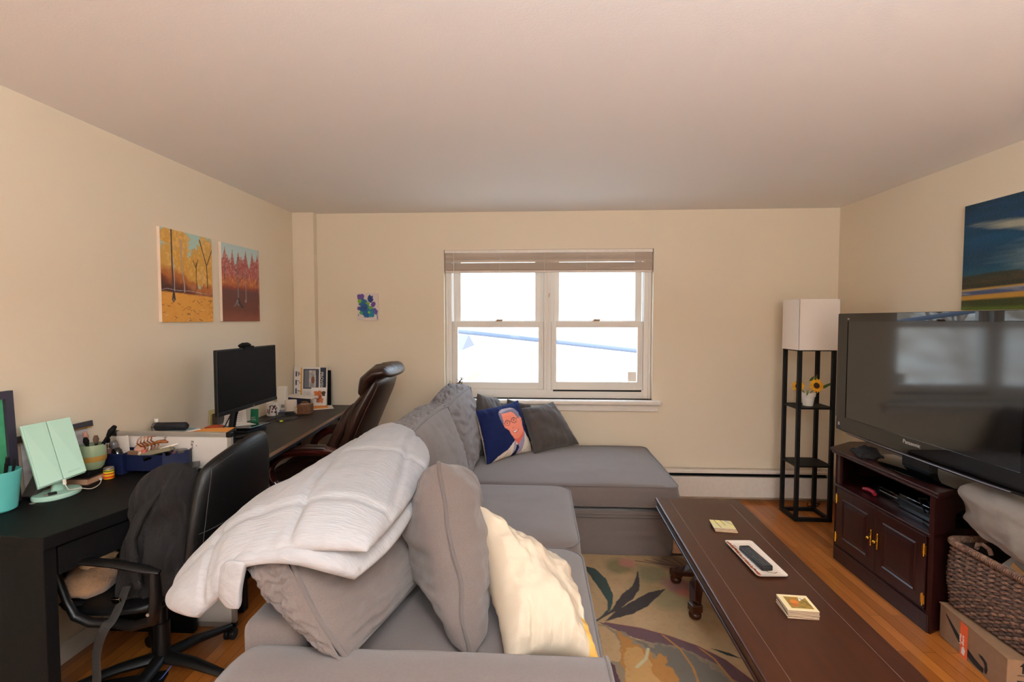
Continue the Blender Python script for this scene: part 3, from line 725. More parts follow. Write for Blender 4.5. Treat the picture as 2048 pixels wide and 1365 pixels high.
part('rug_binding', B().tube([(RX0, RY1, .0075), (RX1, RY1, .0075), (RX1, RY0, .0075)], .0065, 8), mat('rug_edge', RGB(64, 48, 36), .9), rg)

# ------------------------------------------------------------------ coffee table
ct = thing('coffee_table', 'long dark brown coffee table with scrolled pedestal feet', 'table', (.92, 2.05, .013), 0)
TZ = .48; tp = [(.694, 2.846), (.652, 1.10), (1.125, 1.085), (1.168, 2.832)]
def inset(d):
    return [(tp[0][0]+d, tp[0][1]-d), (tp[1][0]+d, tp[1][1]+d), (tp[2][0]-d, tp[2][1]+d), (tp[3][0]-d, tp[3][1]-d)]
top = B().prism(inset(0), TZ-.018, TZ); 
part('tabletop', top, M_dkwood, ct, bevel=.007, segs=4)
part('apron', B().prism(inset(.010), TZ-.05, TZ-.018).prism(inset(.003), TZ-.062, TZ-.05), M_dkwood, ct, bevel=.003)
q = B(); d = .075; w = .0006; I = inset(d)
for k in (0, 2):
    a_, b_ = Vector(I[k]), Vector(I[(k+1) % 4]); q.tube([(a_.x, a_.y+(.06 if k == 0 else -.06), TZ+.0001), (b_.x, b_.y, TZ+.0001)], w, 4)
part('inlay_line', q, M_inlay, ct)
for cy in (2.6, 1.32):
    cx = .93
    col_ = part('pedestal_column', B().lathe([(.05, .16), (.062, .18), (.045, .22), (.05, .30), (.065, .35), (.045, .38), (.07, .418)], (cx, cy, 0), 20), M_dkwood, ct, smooth=40)
    part('pedestal_plate', B().box(cx-.12, cx+.12, cy-.14, cy+.14, .40, .418), M_dkwood, ct, bevel=.003)
    part('pedestal_block', B().box(cx-.06, cx+.06, cy-.06, cy+.06, .10, .17), M_dkwood, ct, bevel=.006)
    for sx in (-1, 1):
        for sy in (-1, 1):
            dx, dy = sx*.118, sy*.165
            path = [(cx+dx*.1, cy+dy*.1, .14), (cx+dx*.45, cy+dy*.2, .155), (cx+dx*.78, cy+dy*.42, .135), (cx+dx*.95, cy+dy*.72, .105), (cx+dx*1.08, cy+dy*.98, .082)]
            lg = part('leg', B().tube(path, [.040, .044, .040, .033, .030], 4, flat=.85, up=(0, 0, 1)).cbox((cx+dx*1.1, cy+dy*1.02, .072), (.058, .052, .040), .2), M_dkwood, ct, bevel=.005)
            ft = B().lathe([(.018, .054), (.029, .046), (.032, .036), (.028, .022), (.018, .0145)], (cx+dx*1.1, cy+dy*1.02, 0), 18)
            obj('bun_foot', B().add([chain(lg).inverted() @ Vector(v) for v in ft.v], ft.f), M_dkwood, lg, smooth=50)
# coasters
def coaster(x, y, z, rz, label, img=None, group=None, edge=(150, 96, 78)):
    r = thing('coaster', label, 'coaster', (x, y, z), rz, group)
    obj('cork_base', B().box(-.052, .052, -.05, .05, 0, .0026), mat('coaster_cork', RGB(edge[0]*.62, edge[1]*.55, edge[2]*.55), .8), r, bevel=.001)
    o = obj('printed_face', B().box(-.0518, .0518, -.0498, .0498, .0026, .0043), mat('coaster_face', RGB(224, 206, 170), .35), r, bevel=.0006)
    if img is not None:
        gi = canvas_grid(img, (-.05, -.048, .0045), (.05, -.048, .0045), (-.05, .048, .0045)); obj('coaster_picture', gi, M_picture, r)
    return r
ci = Img(60, 60, (226, 206, 160)); ci.poly([(.16, .14), (.9, .14), (.9, .86), (.16, .86)], (150, 110, 40)); ci.mask((ci.fb(8, 3)-.45)*4*ci.inside([(.16, .14), (.9, .14), (.9, .86), (.16, .86)]), (90, 96, 40), .8)
ci.ell(.42, .55, .16, .16, (206, 110, 34), .9, soft=.4); ci.ell(.36, .35, .14, .1, (180, 70, 30), .8, soft=.5); ci.poly([(.6, .6), (.9, .86), (.66, .86)], (216, 210, 190)); ci.line([(.7, .8), (.82, .5), (.88, .3)], .02, (70, 60, 40))
ci2 = Img(60, 60, (224, 208, 128)); ci2.mask((ci2.fb(4, 8)-.4)*3, (206, 196, 170), .8)
for a_, b_ in (((.2, .98), (.35, .05)), ((.5, .98), (.62, .4)), ((.7, .98), (.95, .5))): ci2.line([a_, b_], .02, (60, 60, 76))
for k in range(7):
    last = k == 6
    coaster(.930+random.Random(k+3).uniform(-.0015, .0015), 1.739, TZ+.0002+k*.0045, -.08+random.Random(k).uniform(-.02, .02),
            'square coaster with an orange autumn picture, top of the near stack' if last else 'plain-edged square coaster in the tall near stack under the autumn picture coaster', ci if last else None, 'coasters in the tall stack')
for k in range(4):
    last = k == 3
    coaster(.935-.002*k, 2.43+.002*k, TZ+.0002+k*.0045, -.12+random.Random(k+9).uniform(-.07, .07),
            'square coaster with yellow picture and dark stems, top of far stack' if last else 'square coaster in the short far stack under the yellow picture coaster', ci2 if last else None, 'coasters in the short stack', edge=(176, 118, 84))
# tray and remote
tr = thing('serving_plate', 'white rectangular plate with rust leaf border on the coffee table', 'plate', (.945, 2.116, TZ+.0003), .04)
def rrect(hx, hy, r, n=6):
    o = []
    for cx, cy, a0 in ((hx-r, hy-r, 0), (-hx+r, hy-r, PI/2), (-hx+r, -hy+r, PI), (hx-r, -hy+r, 3*PI/2)):
        for k in range(n+1): a = a0+k/n*PI/2; o.append((cx+r*math.cos(a), cy+r*math.sin(a)))
    return o
def plate_mesh():
    b = B(); R = [(rrect(.045, .135, .01), 0), (rrect(.050, .14, .012), .001), (rrect(.063, .158, .014), .0095), (rrect(.0635, .1585, .014), .0115), (rrect(.0625, .1575, .014), .0113), (rrect(.050, .142, .012), .0065), (rrect(.045, .135, .01), .006)]
    N = len(R[0][0]); vs = [(x, y, z) for r, z in R for x, y in r]; fs = []
    for i in range(len(R)-1):
        for k in range(N): fs.append((i*N+k, i*N+(k+1) % N, (i+1)*N+(k+1) % N, (i+1)*N+k))
    fs.append(tuple(range(N))[::-1]); fs.append(tuple((len(R)-1)*N+k for k in range(N))); return b.add(vs, fs)
obj('plate_body', plate_mesh(), mat('glazed_white', RGB(226, 214, 200), .12, coat=.5), tr, smooth=35)
q = B(); rn = random.Random(4)
for k in range(70):
    y = -.15+k*.3/70; x = -.049+rn.uniform(-.005, .006)-.001; s_ = rn.uniform(.003, .007); z = .0066+max(0, (-.048-x))*.45+.0008
    a = rn.uniform(0, 6); q.add([(x+s_*math.cos(a+t_)*(1 if t_ % 2 else .6), y+s_*math.sin(a+t_), z) for t_ in (0, 1.3, 2.6, 3.9, 5.1)], [(0, 1, 2, 3, 4)])
obj('leaf_border', q, mat('rust_print', RGB(150, 66, 36), .3), tr)
q = B(); q.tube([(-.01, -.08, .0064), (.0, -.12, .0064), (.02, -.128, .0064), (.035, -.12, .0064)], .002, 5, flat=.3); q.tube([(-.03, .09, .0064), (-.034, .125, .0064)], .0012, 5, flat=.3); q.tube([(-.03, .1, .0064), (-.042, .12, .0064)], .0012, 5, flat=.3)
obj('twig_print', q, mat('twig_ink', RGB(90, 56, 38), .4), tr)
rm = thing('remote_control', 'black television remote lying on the white plate', 'remote control', (.941, 2.098, TZ+.0075), .10)
obj('remote_body', B().prism(rrect(.024, .095, .008), 0, .019), M_plastic, rm, bevel=.003, smooth=40)
q = B()
for r_ in range(13):
    for c_ in range(3): q.box(-.0165+c_*.0125, -.0085+c_*.0125, -.085+r_*.0125, -.0785+r_*.0125, .019, .0202)
obj('button', q, mat('grey_rubber', RGB(78, 76, 78), .6), rm); rm.children[-1]['kind'] = 'stuff'

# ------------------------------------------------------------------ shelf floor lamp with sunflowers
SH0 = set(bpy.data.objects)
lx0, lx1, ly0, ly1 = 1.972, 2.245, 3.70, 3.935
lm = thing('floor_lamp', 'tall black shelf floor lamp with a square white shade in the corner', 'lamp', (2.11, 3.82, 0))
pw_ = .026
for x in (lx0, lx1-pw_):
    for y in (ly0, ly1-pw_): part('post', B().box(x, x+pw_, y, y+pw_, 0, 1.292), M_frame, lm, bevel=.001)
b = B()
for y in (ly0, ly1-pw_): b.box(lx0+pw_, lx1-pw_, y, y+pw_, 0, .026)
for x in (lx0, lx1-pw_): b.box(x, x+pw_, ly0+pw_, ly1-pw_, 0, .026)
part('base_frame', b, M_frame, lm)
for z in (.413, .852): part('shelf', B().box(lx0+.002, lx1-.002, ly0+.002, ly1-.002, z, z+.014), M_frame, lm)
part('top_plate', B().box(lx0, lx1, ly0, ly1, 1.288, 1.297), M_frame, lm)
b = B(); a = (lx0-.006, lx1+.012, ly0-.006, ly1+.006); z0, z1 = 1.296, 1.675
b.plate([(a[0], a[2], z0), (a[1], a[2], z0), (a[1], a[2], z1), (a[0], a[2], z1)], (0, .002, 0))
b.plate([(a[0], a[3], z0), (a[1], a[3], z0), (a[1], a[3], z1), (a[0], a[3], z1)], (0, -.002, 0))
b.plate([(a[0], a[2], z0), (a[0], a[3], z0), (a[0], a[3], z1), (a[0], a[2], z1)], (.002, 0, 0))
b.plate([(a[1], a[2], z0), (a[1], a[3], z0), (a[1], a[3], z1), (a[1], a[2], z1)], (-.002, 0, 0))
part('lamp_shade', b, M_shade, lm)
part('socket', B().lathe([(.02, 1.297), (.02, 1.36), (.03, 1.40), (.012, 1.46)], (2.11, 3.82, 0), 16), M_white, lm, smooth=50)
cb = B().tube([(2.2, 3.95, .05), (2.22, 3.99, .012), (2.30, 4.0, .006), (2.36, 4.06, .006), (2.30, 4.07, .006)], .004, 6)
part('power_cord', cb, M_plastic, lm, smooth=60)
fp = thing('potted_sunflowers', 'small white pot of artificial sunflowers on the lamp shelf', 'plant', (2.10, 3.80, .866))
part('pot', B().lathe([(.034, .866), (.044, .935), (.050, .937), (.053, .968), (.049, .968), (.046, .94), (.0, .94)], (2.10, 3.80, 0), 24), M_white, fp, smooth=40)
M_pet = mat('sunflower_petal', RGB(236, 168, 20), .6, col2=RGB(246, 190, 40), noise_scale=20)
M_fcen = mat('sunflower_center', RGB(62, 38, 20), .9, bump=.6, bump_scale=300)
M_leaf = mat('leaf_green', RGB(86, 110, 44), .6, noise_amt=.2, noise_scale=20)
def flower(c, nrm, r, sd):
    nrm = Vector(nrm).normalized(); M_ = nrm.to_track_quat('Z', 'Y').to_matrix().to_4x4(); M_.translation = c
    q = B(); rn = random.Random(sd)
    for ring, (n_, r0, r1, up) in enumerate(((13, .35, 1.0, -.1), (12, .33, .82, .12))):
        for k in range(n_):
            a = 2*PI*(k+ring*.5)/n_+rn.uniform(-.1, .1); w = .16*r; L1 = r*r1*rn.uniform(.88, 1.05)
            pts = [(r*r0*.8, -w*.5, .0), (r*.62, -w, .1*r), (L1, 0, up*r-.05*r*rn.random()), (r*.62, w, .1*r), (r*r0*.8, w*.5, 0), (r*.62, 0, .02*r)]
            P = [M_ @ Vector((x*math.cos(a)-y*math.sin(a), x*math.sin(a)+y*math.cos(a), z)) for x, y, z in pts]
            q.add(P, [(0, 1, 5), (1, 2, 5), (2, 3, 5), (3, 4, 5), (4, 0, 5)])
    f_ = part('flower_head', q, M_pet, fp)
    c_ = B().lathe([(r*.36, .0), (r*.37, .04*r), (r*.30, .14*r), (r*.1, .17*r)], (0, 0, 0), 18)
    obj('flower_center', B().add([chain(fp).inverted() @ (M_ @ Vector(v)) for v in c_.v], c_.f), M_fcen, f_, smooth=60)
flower((2.135, 3.755, 1.025), (.05, -1, .25), .062, 1)
flower((2.01, 3.775, 1.018), (-.7, -.8, .3), .050, 2)
q = B()
def leaf(q, a, b_, w, up=(0, 0, 1)):
    a, b_ = Vector(a), Vector(b_); s_ = (b_-a).cross(Vector(up)).normalized()*w; m_ = (a+b_)/2
    q.add([a, a+(b_-a)*.35+s_, a+(b_-a)*.7+s_*.7, b_, a+(b_-a)*.7-s_*.7, a+(b_-a)*.35-s_, m_+Vector((0, 0, .006))], [(0, 1, 6), (1, 2, 6), (2, 3, 6), (3, 4, 6), (4, 5, 6), (5, 0, 6)])
for a_, b_, w_ in (((2.16, 3.78, .99), (2.26, 3.73, 1.06), .014), ((2.12, 3.78, 1.03), (2.15, 3.77, 1.11), .012), ((2.05, 3.77, 1.03), (1.985, 3.76, 1.055), .013), ((2.09, 3.77, 1.05), (2.115, 3.75, 1.10), .012), ((2.08, 3.76, .99), (2.05, 3.73, .95), .012)):
    q = B(); leaf(q, a_, b_, w_, (0, 1, .3)); part('leaf', q, M_leaf, fp)
for a_, b_ in (((2.10, 3.80, .94), (2.135, 3.765, 1.02)), ((2.095, 3.80, .94), (2.02, 3.785, 1.01))): part('stem', B().tube([a_, b_], .004, 6), M_leaf, fp)

shift_new(SH0, -.028, 0)
# ------------------------------------------------------------------ television on its stand
tv = thing('television', 'large black flat television with glossy bezel on the dark wood stand', 'television', (2.06, 2.66, .705))
TX = 1.95; ty0, ty1, tz0, tz1 = 1.93, 3.245, .802, 1.561
def bowed(y): t = (y-ty0)/(ty1-ty0)*2-1; return tz0+.012*t*t*t*t-.0
b = B(); n_ = 21; ys = np.linspace(ty0, ty1, n_)
ring = [(y, bowed(y)+(.0 if True else 0)) for y in ys]
outer = ring+[(ty1, tz1), (ty0, tz1)]
b.plate([(TX, y, z) for y, z in outer], (.085, 0, 0)); part('television_body', b, M_plastic, tv, bevel=.004)
iy0, iy1, iz0, iz1 = 2.033, 3.148, .903, 1.512
fb_ = B()   # glossy bezel around the screen, a continuous front plate with a hole
x_ = TX-.004
def quadp(y0_, y1_, z0_, z1_): fb_.box(x_, TX+.001, y0_, y1_, z0_, z1_)
quadp(ty0+.002, ty1-.002, iz1, tz1-.002); quadp(ty0+.002, iy0, iz0, iz1); quadp(iy1, ty1-.002, iz0, iz1)
fb_.plate([(x_, y, bowed(y)+.014) for y in ys[1:-1]]+[(x_, ty1-.002, iz0), (x_, ty0+.002, iz0)], (.005, 0, 0))
part('bezel', fb_, M_mirror, tv)
M_scr = mat('television_screen', RGB(16, 15, 15), .085, spec=.9); M_scr.node_tree.nodes['Principled BSDF'].inputs['IOR'].default_value = 1.52
part('screen', B().box(TX-.001, TX+.002, iy0, iy1, iz0, iz1), M_scr, tv)
q = B().tube([(TX-.006, y, bowed(y)+.006) for y in ys[2:-2]], .007, 10)
part('lower_trim', q, mat('trim_steel', RGB(92, 88, 92), .22, metal=.8), tv, smooth=60)
M_lett = mat('grey_lettering', RGB(178, 174, 172), .4)
text('brand_lettering', 'Panasonic', .030, M_lett, frame3((TX-.0048, 2.60, .868), (0, -1, 0), (0, 0, 1)), tv)
text('badge', 'HD', .014, M_lett, frame3((TX-.0048, 3.14, 1.522), (0, -1, 0), (0, 0, 1)), tv)
part('logo_sticker', B().box(TX-.0048, TX-.004, 3.20, 3.215, .845, .865), M_lett, tv)
b = B(); b.lathe([(.21, .7055), (.215, .71), (.20, .718), (.07, .726), (.05, .73)], (2.10, 2.68, 0), 40, sx=.85, sy=1.5); part('base', b, M_gloss, tv, smooth=40)
part('neck', B().box(2.03, 2.07, 2.58, 2.78, .722, .86), M_plastic, tv, bevel=.006)

st = thing('television_stand', 'dark cherry wood television stand with two panelled doors', 'cabinet', (2.05, 2.7, 0))
tpp = [(1.885, 2.285), (1.885, 3.16), (2.10, 3.32), (2.44, 3.32), (2.44, 2.45), (2.17, 2.45)]
def shr(d): return [(1.885+d*.5, 2.345+d*1.1), (1.885+d*.5, 3.19-d*1.1), (2.10+d*.4, 3.34-d), (2.44-d*.2, 3.34-d), (2.44-d*.2, 2.49+d), (2.17+d*.2, 2.49+d)]
part('top_board', B().prism(shr(.0), .686, .7045).prism(shr(.010), .672, .686), M_cherry, st, bevel=.004, segs=3)
s1 = shr(.034)
b = B()
def wallp(p, q_, z0, z1, t=.02):
    p, q_ = Vector((*p, 0)), Vector((*q_, 0)); n__ = Vector((0, 0, 1)).cross(q_-p).normalized()*t
    return b.prism([(p.x, p.y), (q_.x, q_.y), (q_.x+n__.x, q_.y+n__.y), (p.x+n__.x, p.y+n__.y)], z0, z1)
wallp(s1[1], s1[2], 0, .672, -.02); wallp(s1[5], s1[0], 0, .672, -.02); wallp(s1[2], s1[3], 0, .672, -.012); wallp(s1[3], s1[4], 0, .672, -.01); wallp(s1[4], s1[5], 0, .672, -.012)
part('side_panel', b, M_cherry, st); st.children[-1]['kind'] = 'stuff' if 0 else 'thing'
del st.children[-1]['kind']
fx = 1.902
part('front_stile', B().box(fx, fx+.02, 2.392, 2.414, .0, .672), M_cherry, st, bevel=.002)
part('front_stile', B().box(fx, fx+.02, 3.112, 3.134, .0, .672), M_cherry, st, bevel=.002)
part('open_shelf', B().prism(shr(.034), .468, .486), M_cherry, st)
part('shelf_nosing', B().box(fx-.018, fx+.012, 2.393, 3.133, .472, .490), M_cherry, st, bevel=.004)
part('plinth', B().box(fx-.012, fx+.02, 2.390, 3.137, 0, .092).box(fx-.004, fx+.02, 2.393, 3.134, .092, .102), M_cherry, st, bevel=.004)
def door(y0_, y1_, hy, hinge_y, sg):
    z0_, z1_ = .108, .468; d_ = part('door', B().box(fx-.012, fx+.006, y0_, y1_, z0_, z1_), M_cherry, st, bevel=.002)
    Mi = chain(d_).inverted()
    q = B(); m_ = .055; q.add([(fx-.0125, y0_+m_, z0_+m_), (fx-.0125, y1_-m_, z0_+m_), (fx-.0125, y1_-m_, z1_-m_), (fx-.0125, y0_+m_, z1_-m_),
            (fx-.004, y0_+m_+.012, z0_+m_+.012), (fx-.004, y1_-m_-.012, z0_+m_+.012), (fx-.004, y1_-m_-.012, z1_-m_-.012), (fx-.004, y0_+m_+.012, z1_-m_-.012)],
            [(0, 1, 5, 4), (1, 2, 6, 5), (2, 3, 7, 6), (3, 0, 4, 7)])
    a0, a1, c0, c1 = y0_+m_, y1_-m_, z0_+m_, z1_-m_
    q = B()
    for k, (o_, h_) in enumerate(((0, .0), (.008, .006), (.02, .006), (.045, .0005))):
        pass
    R = [(0, -.0121), (.006, -.0175), (.012, -.0125), (.034, -.0165)]
    vs = []; fs = []
    for o_, h_ in R: vs += [(fx+h_, a0+o_, c0+o_), (fx+h_, a1-o_, c0+o_), (fx+h_, a1-o_, c1-o_), (fx+h_, a0+o_, c1-o_)]
    for i in range(3):
        for k in range(4): fs.append((i*4+k, i*4+(k+1) % 4, (i+1)*4+(k+1) % 4, (i+1)*4+k))
    fs.append((12, 13, 14, 15)); q.add([Mi @ Vector(v) for v in vs], fs); obj('raised_panel', q, M_cherry, d_)
    h = B(); hx = fx-.013
    h.lathe([(.003, 0), (.0055, .008), (.003, .014), (.0065, .022), (.0045, .035), (.007, .045), (.0045, .055), (.0065, .068), (.003, .076), (.0055, .082), (.002, .092)], (hx-.004, hy, .245), 10)
    h.tube([(hx, hy, .29), (hx-.014, hy, .29)], .004, 8); h.lathe([(.003, -.008), (.009, -.004), (.0105, 0), (.009, .004), (.003, .008)], (0, 0, 0), 12, M=Matrix.Translation((hx-.022, hy, .29)) @ Euler((0, PI/2, 0)).to_matrix().to_4x4())
    obj('handle', B().add([Mi @ Vector(v) for v in h.v], h.f), M_brass, d_, smooth=50)
    for hz in (.155, .40):
        g_ = B().box(fx-.0165, fx-.011, hinge_y-.012, hinge_y+.012, hz-.022, hz+.022).tube([(fx-.018, hinge_y, hz-.032), (fx-.018, hinge_y, hz+.032)], .0035, 8)
        obj('hinge', B().add([Mi @ Vector(v) for v in g_.v], g_.f), M_brass, d_)
door(2.416, 2.762, 2.738, 2.418, 1); door(2.766, 3.110, 2.790, 3.108, -1)
# on and in the stand
single('folded_cloth', (lambda P: (lambda b: b)(B().grid(P[0]).grid(P[1][:, ::-1])))(pillow((1.90, 2.93, .7035), (2.02, 2.88, .7035), (2.10, 3.08, .7035), (1.96, 3.12, .7035), .05, n=24, wr=.008, seed=5, asym=.97)[0]), M_jacket,
       'crumpled dark grey cloth at the far end of the television stand top', 'cloth', smooth=80)
vr = thing('game_console', 'black box shaped game console inside the open shelf', 'console', (2.10, 2.56, .4862))
part('console_body', B().box(2.0, 2.18, 2.47, 2.75, .4865, .565), M_gloss, vr, bevel=.004)
part('front_band', B().box(1.998, 2.0, 2.48, 2.74, .51, .53), M_plastic, vr)
part('power_cable', B().tube([(1.99, 2.55, .53), (1.97, 2.57, .60), (1.965, 2.51, .62), (1.965, 2.46, .56), (1.965, 2.49, .50), (1.98, 2.55, .492)], .004, 6), M_plastic, vr, smooth=60)
dv = thing('disc_player', 'flat black disc player lying behind in the open shelf', 'disc player', (2.12, 2.86, .4862))
part('player_body', B().box(2.03, 2.25, 2.77, 3.04, .4865, .535), M_gloss, dv, bevel=.003)
part('disc_slot', B().box(2.028, 2.03, 2.80, 2.94, .512, .516), M_silver, dv)
single('game_controller', B().tube([(1.975, 2.90, .50), (1.985, 2.93, .505), (1.985, 2.97, .505), (1.975, 3.0, .50)], [.010, .014, .014, .010], 8), mat('red_plastic', RGB(130, 16, 34), .35), 'small red controller at the far end of the open shelf', 'controller', smooth=60)

# ------------------------------------------------------------------ box, basket, grey blanket by the right wall
bx = thing('cardboard_box', 'brown shipping box with a black smile arrow under the basket', 'box', (2.1, 2.15, 0))
b0, b1 = Vector((1.945, 2.385, 0)), Vector((1.890, 1.99, 0)); du_ = (b1-b0).normalized(); nn_ = Vector((-du_.y, du_.x, 0)); 
if nn_.x < 0: nn_ = -nn_
BW, BD, BH = (b1-b0).length, .48, .158
def bp(s_, d_, z_): v = b0+du_*s_+nn_*d_; return (v.x, v.y, z_)
part('carton', B().prism([bp(0, 0, 0)[:2], bp(BW, 0, 0)[:2], bp(BW, BD, 0)[:2], bp(0, BD, 0)[:2]], 0, BH), M_card, bx, bevel=.003)
part('lid_flap', B().prism([bp(-.003, -.003, 0)[:2], bp(BW+.003, -.003, 0)[:2], bp(BW+.003, BD, 0)[:2], bp(-.003, BD, 0)[:2]], BH, BH+.003), M_card, bx)
BM = frame3(bp(0, -.0006, 0), du_, (0, 0, 1))   # local x along face, y up, z outwards?
sgn = 1 if (BM.to_3x3() @ Vector((0, 0, 1))).dot(-nn_) > 0 else -1
def face_poly(nm, pts, m, off=.0006, M_=None):
    q = B(); P = [(M_ or BM) @ Vector((x, y, sgn*off)) for x, y in pts]; q.plate(P, -nn_*.0004 if M_ is None else (0, -.0004, 0)); return part(nm, q, m, bx)
top_, bot_ = [], []
for k in range(21):
    t = k/20; x = .045+.235*t; c_ = .128-.07*math.sin(PI*(t*.62+.0))**1.0-.04*t; w = .004+.011*math.sin(PI*min(1, t*1.05)*.9)+.004*t
    top_.append((x, c_+w)); bot_.append((x, c_-w))
face_poly('printed_smile', top_+bot_[::-1], M_ink)
face_poly('printed_arrowhead', [(.250, .078), (.272, .080), (.296, .070), (.303, .042), (.297, .020), (.289, .018), (.285, .028), (.287, .048), (.279, .061), (.258, .069)], M_ink)
face_poly('orange_tape', [(.140, .0), (.186, .0), (.186, .152), (.140, .157)], M_orange, .0008)
TM = BM @ Matrix.Translation((.156, .075, sgn*.0016)) @ Matrix.Rotation(-PI/2, 4, 'Z')
if sgn < 0: TM = TM @ Matrix.Scale(-1, 4, (0, 0, 1))
text('tape_lettering', 'avings\n How\'s', .019, M_white, TM, bx)
face_poly('printed_bird', [(.150, .012), (.168, .01), (.173, .035), (.163, .05), (.152, .04)], M_white, .0012)
# end face toward the camera: arrows-up mark and code bars
EM = frame3(bp(BW, .0, 0), nn_, (0, 0, 1)); eN = du_
def end_poly(nm, pts): q = B(); q.plate([EM @ Vector((x, y, 0)) + eN*.0006 for x, y in pts], eN*.0004); part(nm, q, M_ink, bx)
for x in (.055, .085): end_poly('up_arrow_mark', [(x-.004, .105), (x+.004, .105), (x+.004, .133), (x+.013, .133), (x, .150), (x-.013, .133), (x-.004, .133)])
end_poly('up_arrow_mark', [(.035, .095), (.105, .095), (.105, .098), (.035, .098)])
end_poly('handling_mark', [(.035, .03), (.10, .03), (.10, .075), (.035, .075)])

bk = thing('wicker_basket', 'brown braided water hyacinth basket on the cardboard box', 'basket', (2.15, 2.08, BH+.003))
kx0, kx1, ky0, ky1, kz0, kz1 = 1.962, 2.38, 1.78, 2.368, BH+.014, .468
def krect(o_, n_=220, r=.04):
    x0, x1, y0, y1 = kx0-o_, kx1+o_, ky0-o_, ky1+o_; r = r+o_; pts = []
    segs_ = [((x0+r, y0), (x1-r, y0)), ('c', x1-r, y0+r, -PI/2), ((x1, y0+r), (x1, y1-r)), ('c', x1-r, y1-r, 0), ((x1-r, y1), (x0+r, y1)), ('c', x0+r, y1-r, PI/2), ((x0, y1-r), (x0, y0+r)), ('c', x0+r, y0+r, PI)]
    for s_ in segs_:
        if s_[0] == 'c':
            for k in range(6): a = s_[3]+k/6*PI/2; pts.append((s_[1]+r*math.cos(a), s_[2]+r*math.sin(a)))
        else:
            (a0, b0_), (a1, b1_) = s_; L_ = math.hypot(a1-a0, b1_-b0_); m_ = max(2, int(L_/.009))
            for k in range(m_): pts.append((a0+(a1-a0)*k/m_, b0_+(b1_-b0_)*k/m_))
    return pts
liner = krect(-.012); N = len(liner)
b = B(); b.add([(x, y, kz0) for x, y in liner]+[(x, y, kz1) for x, y in liner], [(i, (i+1) % N, N+(i+1) % N, N+i) for i in range(N)]+[tuple(range(N))[::-1]])
part('basket_wall', b, mat('basket_inside', RGB(40, 28, 24), .9), bk)
rows = 15
qa, qb = B(), B()
for r_ in range(rows):
    z = kz0+.012+(kz1-kz0-.02)*r_/(rows-1); bow = .012*math.sin(PI*r_/(rows-1))
    pts = krect(.002+bow)
    for st_, q in ((0, qa), (1, qb)):
        path = []; s_ = 0
        for k, (x, y) in enumerate(pts):
            ph = s_*2*PI/.055+st_*PI+r_*1.3
            cx, cy = (kx0+kx1)/2, (ky0+ky1)/2; d = Vector((x-cx, y-cy)).normalized()
            o_ = .0055*math.cos(ph)+.003*nz(s_*30, r_*3.1, st_); zz_ = .0062*math.sin(ph)+.004*nz(s_*22, r_*5.1, st_+4)
            path.append((x+d.x*o_, y+d.y*o_, z+zz_)); p1 = pts[(k+1) % len(pts)]; s_ += math.hypot(p1[0]-x, p1[1]-y)
        q.tube(path, [.0072+.0018*nz(i*.23, r_*1.7, st_) for i in range(len(path))], 6, closed=True)
part('braided_weave', qa, M_weave, bk, smooth=80); part('braided_weave', qb, M_weave2, bk, smooth=80)
q = B().tube([(x, y, kz1+.008) for x, y in krect(.008)], .011, 8, closed=True)
pts = krect(.008); rim_ = B()
for k in range(0, len(pts)):
    x, y = pts[k]; p1 = pts[(k+1) % len(pts)]; t = Vector((p1[0]-x, p1[1]-y, 0))
    if t.length < 1e-4: continue
    t.normalize(); u_ = Vector((-t.y, t.x, 0))
    ringp = [Vector((x, y, kz1+.008))+u_*.0135*math.cos(a)+Vector((0, 0, 1))*.0135*math.sin(a)+t*.003*math.cos(a) for a in np.linspace(0, 2*PI, 9)[:-1]]
    rim_.tube(ringp, .0038, 5, closed=True)
q.add(rim_.v, rim_.f); part('rim', q, M_weave2, bk, smooth=70)
hd = [(2.0, 2.27, kz1+.012), (2.0, 2.265, kz1+.035), (2.0, 2.24, kz1+.045), (2.005, 2.215, kz1+.035), (2.01, 2.21, kz1+.012)]
part('handle', B().tube(hd, .009, 8), M_weave2, bk, smooth=60)
# papers in the basket
def sheet(nm, lab, c, d, rot, m, cat='paper', group=None):
    q = B(); M_ = Matrix.Translation(c) @ Euler(rot).to_matrix().to_4x4(); x, y, z = d[0]/2, d[1]/2, d[2]/2
    q.box(-x, x, -y, y, -z, z); q.v = [tuple(M_ @ Vector(v)) for v in q.v]
    return single(nm, q, m, lab, cat, group)
sheet('magazine', 'white magazine edge standing tilted in the basket', (2.09, 2.10, .40), (.20, .27, .008), (.1, -.5, .2), M_paper, 'magazine')
sheet('magazine', 'magazine with a red cover band in the basket near the wall side', (2.20, 1.97, .41), (.20, .27, .006), (.15, -.45, .1), mat('red_print', RGB(150, 30, 44), .4), 'magazine')
sheet('wooden_ruler', 'thin pale wooden stick leaning out of the basket', (2.045, 2.04, .42), (.006, .24, .025), (.42, .1, .05), mat('pale_wood', RGB(200, 150, 96), .6), 'ruler')
sheet('game_case', 'dark glossy disc case lying on the papers in the basket', (2.15, 1.98, .462), (.13, .19, .012), (.08, -.12, .1), M_gloss, 'case')
